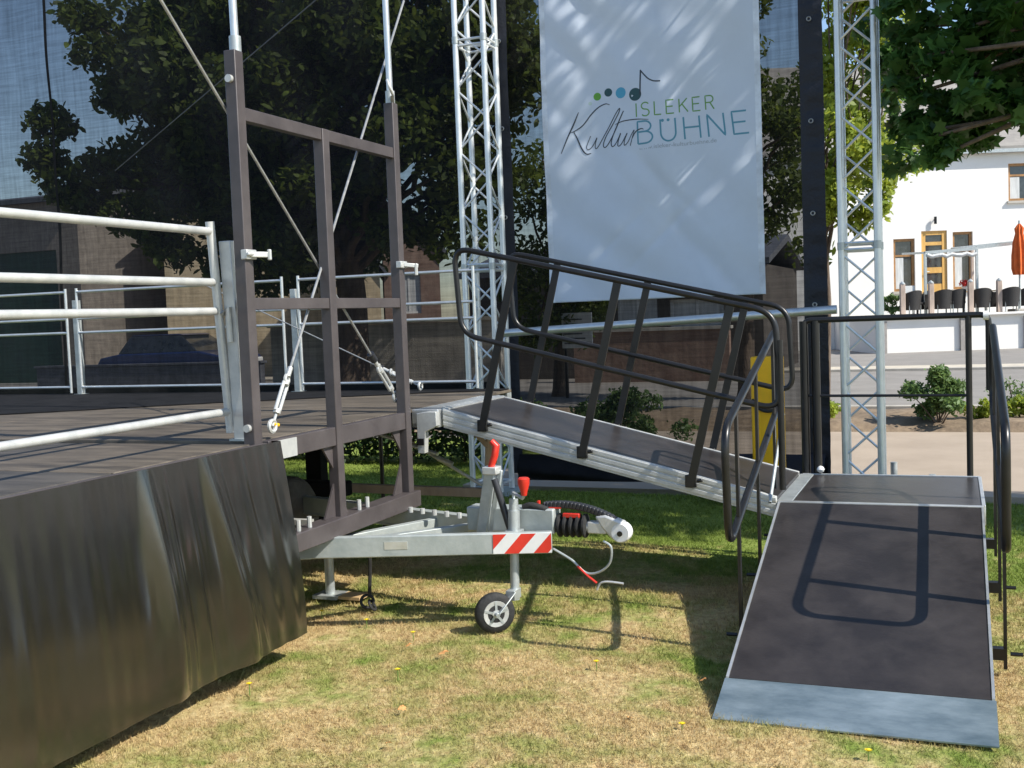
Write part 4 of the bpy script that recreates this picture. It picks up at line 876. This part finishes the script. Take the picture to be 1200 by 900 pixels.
MB().cyl((-4.0, 6.5, .98), (-3.0, 6.2, .76), .012, 10).build('tie_rod', M['alu'], tr)
# wire ropes with turnbuckles
def wire(label, a, b, r=.0055, buckle=0, mtl='steel', sock=None):
    a = Vector(a); b = Vector(b); d_ = (b-a).normalized(); t = thing('tension_wire', label, 'wire rope', b)
    MB().cyl(a, b-d_*(.33 if buckle else 0), r, 8).build('wire', M[mtl], t)
    if buckle:
        e = b-d_*.33; m = MB().cyl(e, e+d_*.05, .013, 10)
        m.torus(e+d_*.07, (1, .2, 0), .022, .009, 14, 6)
        side = d_.cross(Vector((1, 0, 0))).normalized()
        for s in (-1, 1): m.cyl(e+d_*.09+side*.017*s, e+d_*.25+side*.017*s, .009, 8)
        m.cyl(e+d_*.08, e+d_*.1, .018, 10).cyl(e+d_*.24, e+d_*.26, .018, 10).cyl(e+d_*.26, b, .007, 8); m.build('turnbuckle', M['alurail'], t)
        m = MB().torus(b, (1, 0, 0), .027, .01, 16, 6); m.build('shackle', M['alurail'], t)
        if sock: MB().cyl(e-d_*.06, e+d_*.0, .022, 10).build('stop', M['plastic'], t)
        else: MB().cyl(b+Vector((0, .01, .01)), b+Vector((0, .05, .0)), .009, 8).build('pin', M['yellowp'], t)
    return t
wire('wire rope with turnbuckle running from the right mast tube down to the first brown post', (-3.09, 6.18, 3.54), (-3.03, 4.47, 1.12), .007, 1)
wire('wire rope with turnbuckle running from top left down to the right brown post', (-3.08, 3.57, 3.28), (-3.08, 5.83, 1.15), .007, 1, sock=1)
wire('thin dark wire crossing from the gauze behind the first brown post up to the right', (-8.153, 9.4, 3.28), (-4.28, 7.2, 3.985), .005, 0, 'slate')
wire('wire rope with turnbuckle low behind the right brown post', (-5.6, 7.4, 1.95), (-3.75, 7.5, 1.1), .005, 1, sock=1)
rg = MB().torus((-2.98, 5.74, 2.93), (.8, .3, .3), .045, .008, 20, 8).bar((-2.98, 5.76, 2.9), (-3.02, 5.84, 2.87), .02, .03).build('carabiner', M['alurail']); tag(rg, 'open silver ring clipped at the top of the right brown post', 'carabiner')
# guard rails
def railpanel(name, label, p0_, p1_, z0, z1, mids, r, m, group=None, postr=None, lean=0):
    t = thing(name, label, 'guard rail', (p0_[0], p0_[1], ZD), group); a = Vector((*p0_, 0)); b = Vector((*p1_, 0)); d_ = (b-a).normalized()
    ln = Vector((d_.y, -d_.x, 0))*lean
    def q(p, z): return (p.x+d_.x*lean*0+ln.x*(z-z0)+(-d_.x)*0, p.y+ln.y*(z-z0), z)
    MB().cyl(q(a, z0), q(a, z1+.02), postr or r, 12).build('upright', m, t); MB().cyl(q(b, z0), q(b, z1+.02), postr or r, 12).build('upright', m, t)
    for z in mids: MB().cyl(q(a, z), q(b, z), r, 12).build('rail', m, t)
    return t
nr = thing('guard_rail', 'large pale galvanised guard rail on the near stage edge', 'guard rail', (-3.2, 3, ZD))
XR = -3.2
for z in (2.045, 1.81, 1.675, 1.2): MB().cyl((XR, 1.0, z), (XR, 4.3 if z > 1.3 else 4.37, z+.0), .0185, 14).build('rail', M['alurail'], nr)
MB().cyl((XR, 4.375, 1.1), (XR, 4.3, 2.09), .021, 14).build('upright', M['alurail'], nr); MB().cyl((XR+.01, 1.0, 1.17), (XR, 1.0, 2.08), .021, 14).build('upright', M['alurail'], nr)
MB().tube([(XR+.02, 4.33, 1.66), (XR+.05, 4.335, 1.69), (XR+.05, 4.34, 1.53)], .014, 8).build('hook', M['alurail'], nr)
rp = thing('rail_post', 'pale square aluminium post next to the near guard rail end', 'post', (XR+.05, 4.39, ZD))
MB().add([(XR+.05+dx, yb_+dy, z) for z, yb_ in ((ZD, 4.40), (2.0, 4.36)) for dx, dy in ((-.03, -.03), (.034, -.03), (.034, .03), (-.03, .03))],
         [(0, 1, 2, 3), (7, 6, 5, 4), (0, 1, 5, 4), (1, 2, 6, 5), (2, 3, 7, 6), (3, 0, 4, 7)]).build('profile', M['alurail'], rp, bevel=.004)
m = MB().box(XR-.0, XR+.1, 4.36, 4.46, ZD, ZD+.01).build('foot', M['galv'], rp)
RY = 7.5
gfar = 'thin silver guard rails along the far stage edge'
labs = ['thin guard rail panel at the left photo edge, far side of the stage', 'thin guard rail panel between the two far grey posts', 'thin guard rail panel from the brown frame to the left lattice mast']
for (a, b), lab in zip(((-9.0, -7.12), (-7.0, -4.93), (-4.78, -3.28)), labs):
    railpanel('guard_rail', lab, (a, RY), (b, RY), ZD+.02, 1.96, (1.95, 1.72, 1.6, 1.13), .0115, M['alu'], gfar)
for x, lab in ((-7.06, 'grey square post between the far guard rails, left one'), (-4.855, 'grey square post between the far guard rails, seen beside the first brown post')):
    q = thing('rail_post', lab, 'post', (x, RY, ZD), 'grey square posts of the far guard rails'); MB().box(x-.025, x+.025, RY-.0+.03, RY+.08, ZD, 1.88).build('profile', M['galv'], q, bevel=.003); MB().box(x-.045, x+.045, RY+.01, RY+.1, ZD, ZD+.01).build('foot', M['galv'], q)
# black cloth lying on the rear of the deck
V_ = []
poly = [(-9.0, 4.15), (-6.0, 5.72), (-4.9, 6.55), (-3.6, 7.3), (-3.07, 7.45), (-3.07, 7.6), (-9.0, 7.6)]
m = MB().prism(poly, 'z', ZD+.001, ZD+.008).build('stage_cloth', M['molton']); tag(m, 'flat black cloth laid over the rear of the stage deck', 'cloth')
# ---------------------------------------------------------------- walkway ramp from the stage
M['phen'] = mat('brown_ramp_board', (.023, .0195, .0185), .32, c2=(.058, .05, .047), sharp=(.38, .85), scale=3.4, bump=.05, bscale=60, spec=.5)
RX0, RX1, RZ0, RZ1, YA, YB2 = -2.87, -.905, 1.06, .575, 6.03, 6.99
wr = thing('walkway_ramp', 'sloping boarded walkway with black handrails from the stage to the corner landing', 'ramp', (-1.9, 6.5, 0))
sl0 = (RZ1-RZ0)/(RX1-RX0)
def rz(x): return RZ0+sl0*(x-RX0)
def slab(x0, x1, y0, y1, o0, o1): return MB().add([(x, y, rz(x)+o) for x, o in ((x0, o0), (x1, o0)) for y in (y0, y1)]+[(x, y, rz(x)+o1) for x in (x0, x1) for y in (y0, y1)], [(0, 1, 3, 2), (4, 6, 7, 5), (0, 2, 6, 4), (1, 5, 7, 3), (0, 4, 5, 1), (2, 3, 7, 6)])
slab(RX0, RX1, YA+.03, YB2-.03, -.03, -.004).build('deck_board', M['phen'], wr)
for y0, y1 in ((YA, YA+.028), (YB2-.028, YB2)):
    m = slab(RX0, RX1, y0, y1, -.115, .0)
    yo = y0 if y0 == YA else y1
    for o0 in (-.018, -.052, -.088): 
        for dd_ in (0,): m.add(*(lambda s_: (s_.v, s_.f))(slab(RX0+.001, RX1-.001, yo-.007, yo+.007, o0-.012, o0+.012)))
    m.build('side_profile', M['alurail'], wr, bevel=.002)
slab(RX0-.02, RX0+.02, YA+.03, YB2-.03, -.1, .004).build('end_profile', M['alu'], wr)
def handrail(y, side, lo_x=-2.74, hi_x=-.885, dx=0, par=wr):
    TZ_ = lambda x: 1.985-.243*(x+2.6+0)
    BZ_ = lambda x: 1.475-.262*(x+2.6)
    a, b = lo_x+dx, hi_x+dx
    loop = [(a+.06, y, TZ_(a+.06)), (b-.0, y, TZ_(b)), (b+.015, y, BZ_(b)), (a, y, BZ_(a))]
    hr = MB().tube(rounded([(a+.0, y, TZ_(a)+.0), (b, y, TZ_(b)), (b+.02, y, BZ_(b)+.02), (a+.03, y, BZ_(a+.03))], .11, 7, closed=True), .0165, 12, closed=True).build('handrail', M['black'], par)
    return hr
def upost(par, xt, y, off, h=.97):
    zt = 1.985-.243*(xt+2.6)-.01; xb = xt-.245; zb = rz(xb)-.06
    o = MB().bar((xt, y, zt), (xb, y, zb), .045, .014, (0, 1, 0)); o = MB().bar((xt, y, zt), (xb, y, zb), .014, .045, (1, 0, 0)).build('post', M['black'], par); o.location = (0, 0, 0)
    c = MB().box(xb-.03, xb+.03, min(y, y+off), max(y, y+off), zb-.01, zb+.06).cyl((xb+.04, y-off*.3, zb+.03), (xb+.07, y-off*.3, zb+.035), .01, 8).build('clamp', M['black'], par, bevel=.004); c.location = (0, 0, 0)
h1 = handrail(YA-.035, 0); h2 = handrail(YB2+.035, 0, dx=-.07)
for xt in (-2.36, -1.745, -1.12): upost(h1, xt, YA-.035, .03); upost(h2, xt-.095, YB2+.035, -.03)
o = MB().cyl((-.865, YA-.035, 1.42), (-.865, YA-.035, .62), .018, 12).build('end_post', M['black'], h1); o.location = (0, 0, 0)
# ---------------------------------------------------------------- landing and lower ramp
AX0, AX1, LY0, LY1, LZ = -.893, .125, 6.03, 7.04, .55
ld = thing('access_ramp', 'corner landing with lower ramp ending in a steel tip plate on the grass', 'ramp', (-.38, 5.4, 0))
MB().box(AX0+.07, AX1-.01, LY0+.02, LY1-.01, LZ-.03, LZ-.002).build('landing_board', M['phen'], ld, bevel=.002)
MB().box(AX0-.012, AX0+.069, LY0+.02, LY1, LZ-.04, LZ+.002).build('hinge_strip', M['galv'], ld, bevel=.002)
MB().box(AX0, AX1, LY0-.02, LY0+.019, LZ-.05, LZ+.003).build('front_profile', M['alu'], ld, bevel=.002)
MB().box(AX1-.009, AX1+.01, LY0+.02, LY1, LZ-.1, LZ+.003).box(AX0, AX1, LY1, LY1+.02, LZ-.1, LZ+.003).build('rim_profile', M['alu'], ld, bevel=.002)
MB().box(AX0, AX0+.03, LY0+.02, LY1, LZ-.12, LZ-.042).build('side_profile', M['galv'], ld)
for x in (AX0+.08, AX1-.06):
    for y in (LY0+.08, LY1-.06): MB().bar((x, y, 0), (x, y, LZ-.03), .045, .045).build('leg', M['black'], ld)
YE, ZE, YT = 4.475, .085, 4.2
k2 = (LZ-ZE)/(LY0-.02-YE)
def rl(y): return ZE+k2*(y-YE)
def slab2(x0, x1, y0, y1, o0, o1, z=rl): return MB().add([(x, y, z(y)+o) for o in (o0, o1) for x in (x0, x1) for y in (y0, y1)], [(0, 1, 3, 2), (4, 6, 7, 5), (0, 2, 6, 4), (1, 5, 7, 3), (0, 4, 5, 1), (2, 3, 7, 6)])
slab2(AX0+.012, AX1-.012, YE, LY0-.021, -.022, -.002).build('ramp_board', M['phen'], ld)
slab2(AX0, AX0+.011, YE, LY0-.021, -.05, .003).build('edge_trim', M['alu'], ld); slab2(AX1-.011, AX1, YE, LY0-.021, -.05, .003).build('edge_trim', M['alu'], ld)
M['tip'] = mat('blue_grey_steel', (.15, .21, .24), .33, .6, c2=(.42, .5, .53), scale=2.6, sharp=(.35, .72), bump=.06, bscale=26, stretch=(1, 2.5, 1))
zt_ = lambda y: .008+(ZE-.004-.008)*(y-YT)/(YE-YT)
slab2(AX0-.004, AX1+.004, YT, YE+.0, -.006, .0, zt_).build('tip_plate', M['tip'], ld)
def lrail(x, s):
    # follows the ramp slope, loop with rounded ends
    tz = lambda y: 1.062+.262*(y-4.85); bz = lambda y: .57+.29*(y-4.85)
    lp = rounded([(x, 4.84, tz(4.84)+.005), (x, 6.42, tz(6.42)), (x, 6.46, bz(6.46)), (x, 4.88, bz(4.88)-.04)], .12, 7, closed=True)
    h_ = MB().tube(lp, .0185, 12, closed=True).build('handrail', M['black'], ld)
    for y in (5.13, 5.7, 6.28):
        zb = max(.005, rl(min(y, 6.0))-.3); o = MB().bar((x, y, tz(y)), (x, y+.0, zb), .035, .014, (1, 0, 0)).build('post', M['black'], h_); o.location = (0, 0, 0)
        c = MB().box(min(x, x+s*.05), max(x, x+s*.05), y-.022, y+.022, zb+.04, zb+.09).cyl((x-s*.02, y, zb+.065), (x-s*.07, y, zb+.065), .009, 8).build('clamp', M['black'], h_); c.location = (0, 0, 0)
lrail(AX0-.052, 1); lrail(AX1+.06, -1)
ry = LY1+.045
hb_ = MB().tube(rounded([(AX0+.02, ry, 1.06), (AX0+.02, ry, 1.505), (AX1+.06, ry, 1.505), (AX1+.06, ry, 1.06)], .05, 5), .018, 12).build('handrail', M['black'], ld)
for x, w_ in ((AX0+.02, .026), (AX0+.09, .026), (AX1-.05, .018)):
    o = MB().cyl((x, ry, LZ-.25), (x, ry, 1.5), w_, 12).build('post', M['black'], hb_); o.location = (0, 0, 0)
o = MB().cyl((AX0+.03, ry, 1.035), (AX1-.05, ry, 1.03), .0085, 8).build('mid_rail', M['black'], hb_); o.location = (0, 0, 0)
o = MB().lathe((AX0+.11, ry-.04, LZ+.03), (0, 0, 1), [(-.022, .005), (-.014, .018), (0, .024), (.014, .018), (.022, .005)], 14).build('end_knob', M['white'], hb_); o.location = (0, 0, 0)
o = MB().cyl((AX1+.03, ry-.03, 1.5), (AX1+.06, ry-.03, 1.5), .027, 12).build('tube_cap', M['white'], hb_); o.location = (0, 0, 0)
o = MB().cyl((AX0-.03, LY0+.45, .98), (AX0-.04, YA-.04, .55), .009, 8).build('stay', M['galv'], hb_); o.location = (0, 0, 0)
# small marker pins on the path
for x, y, h_, lab in ((-.52, 10.4, .17, 'short grey peg on the path behind the landing, the taller one'), (-.2, 10.5, .05, 'very short grey peg on the path behind the landing, the right one')):
    q = MB().cyl((x, y, 0), (x, y, h_), .03, 12).build('ground_peg', M['galv']); tag(q, lab, 'peg', 'pegs on the path')
# ---------------------------------------------------------------- dandelions and fallen leaves
M['petal'] = mat('dandelion_petal', (.8, .62, .02), .6, var=.05); M['stalk'] = mat('stalk', (.12, .2, .04), .7)
fl = [(-3.235, 5.15, 'yellow dandelion beside the far lower corner of the black skirt'), (-2.9, 5.05, 'yellow dandelion under the drawbar beam, left of the jockey wheel shadow'), (-2.55, 4.9, 'yellow dandelion halfway between skirt corner and jockey wheel'),
      (-2.35, 4.35, 'yellow dandelion alone on the dry grass in front of the jockey wheel'), (-1.52, 4.69, 'yellow dandelion at the shadow of the looped handrail'), (-.98, 4.05, 'yellow dandelion left of the steel tip plate corner'), (-.3, 3.98, 'yellow dandelion just in front of the steel tip plate'), (-2.9, 4.0, 'yellow dandelion nearest to the skirt hem')]
f0_ = None
for x, y, lab in fl:
    if f0_ is None:
        f0_ = thing('dandelion', lab, 'flower', (x, y, 0), 'yellow dandelions in the lawn')
        MB().cyl((0, 0, -.02), (0, 0, .03), .0025, 6).build('stalk', M['stalk'], f0_, local=True)
        m = MB()
        for k in range(12):
            a = k*math.pi/6; c_, s_ = math.cos(a), math.sin(a); m.add([(0, 0, .03), (c_*.009-s_*.003, s_*.009+c_*.003, .036), (c_*.015, s_*.015, .035), (c_*.009+s_*.003, s_*.009-c_*.003, .036)], [(0, 1, 2, 3)])
        m.lathe((0, 0, .03), (0, 0, 1), [(0, .004), (.006, .008), (.009, .003)], 10); m.build('petals', M['petal'], f0_, local=True)
    else: c = copytree(f0_); c.location = (x, y, 0); c['label'] = lab
M['fallen'] = mat('dry_leaf', (.5, .2, .05), .7, c2=(.65, .36, .14), scale=20)
fls = [(-2.28, 4.68, .05, 'orange brown fallen leaf in front of the jockey wheel'), (-2.12, 3.95, .035, 'small tan fallen leaf nearest the lower photo edge'), (-2.5, 4.75, .03, 'small reddish fallen leaf left of the orange one'),
       (-1.2, 4.1, .03, 'small orange fallen leaf left of the tip plate'), (-1.02, 4.62, .03, 'orange fallen leaf in the ramp shadow edge'), (-2.0, 3.6, .03, 'pale dry leaf in the dry grass at the bottom'), (-2.75, 5.45, .03, 'orange fallen leaf under the galvanised drawbar')]
for x, y, s_, lab in fls:
    a0 = rnd.uniform(0, 6.28); m = MB(); vs = []
    for q in LEAF: vs.append((x+s_*(q[0]*math.cos(a0)-q[1]*math.sin(a0)), y+s_*(q[0]*math.sin(a0)+q[1]*math.cos(a0)), .016+q[2]*s_*2+.006*math.sin(q[0]*4)))
    n_ = len(vs); vs.append((x, y, .02)); m.add(vs, [(i, (i+1) % n_, n_) for i in range(n_)]); tag(m.build('fallen_leaf', M['fallen']), lab, 'leaf', 'fallen leaves on the lawn')
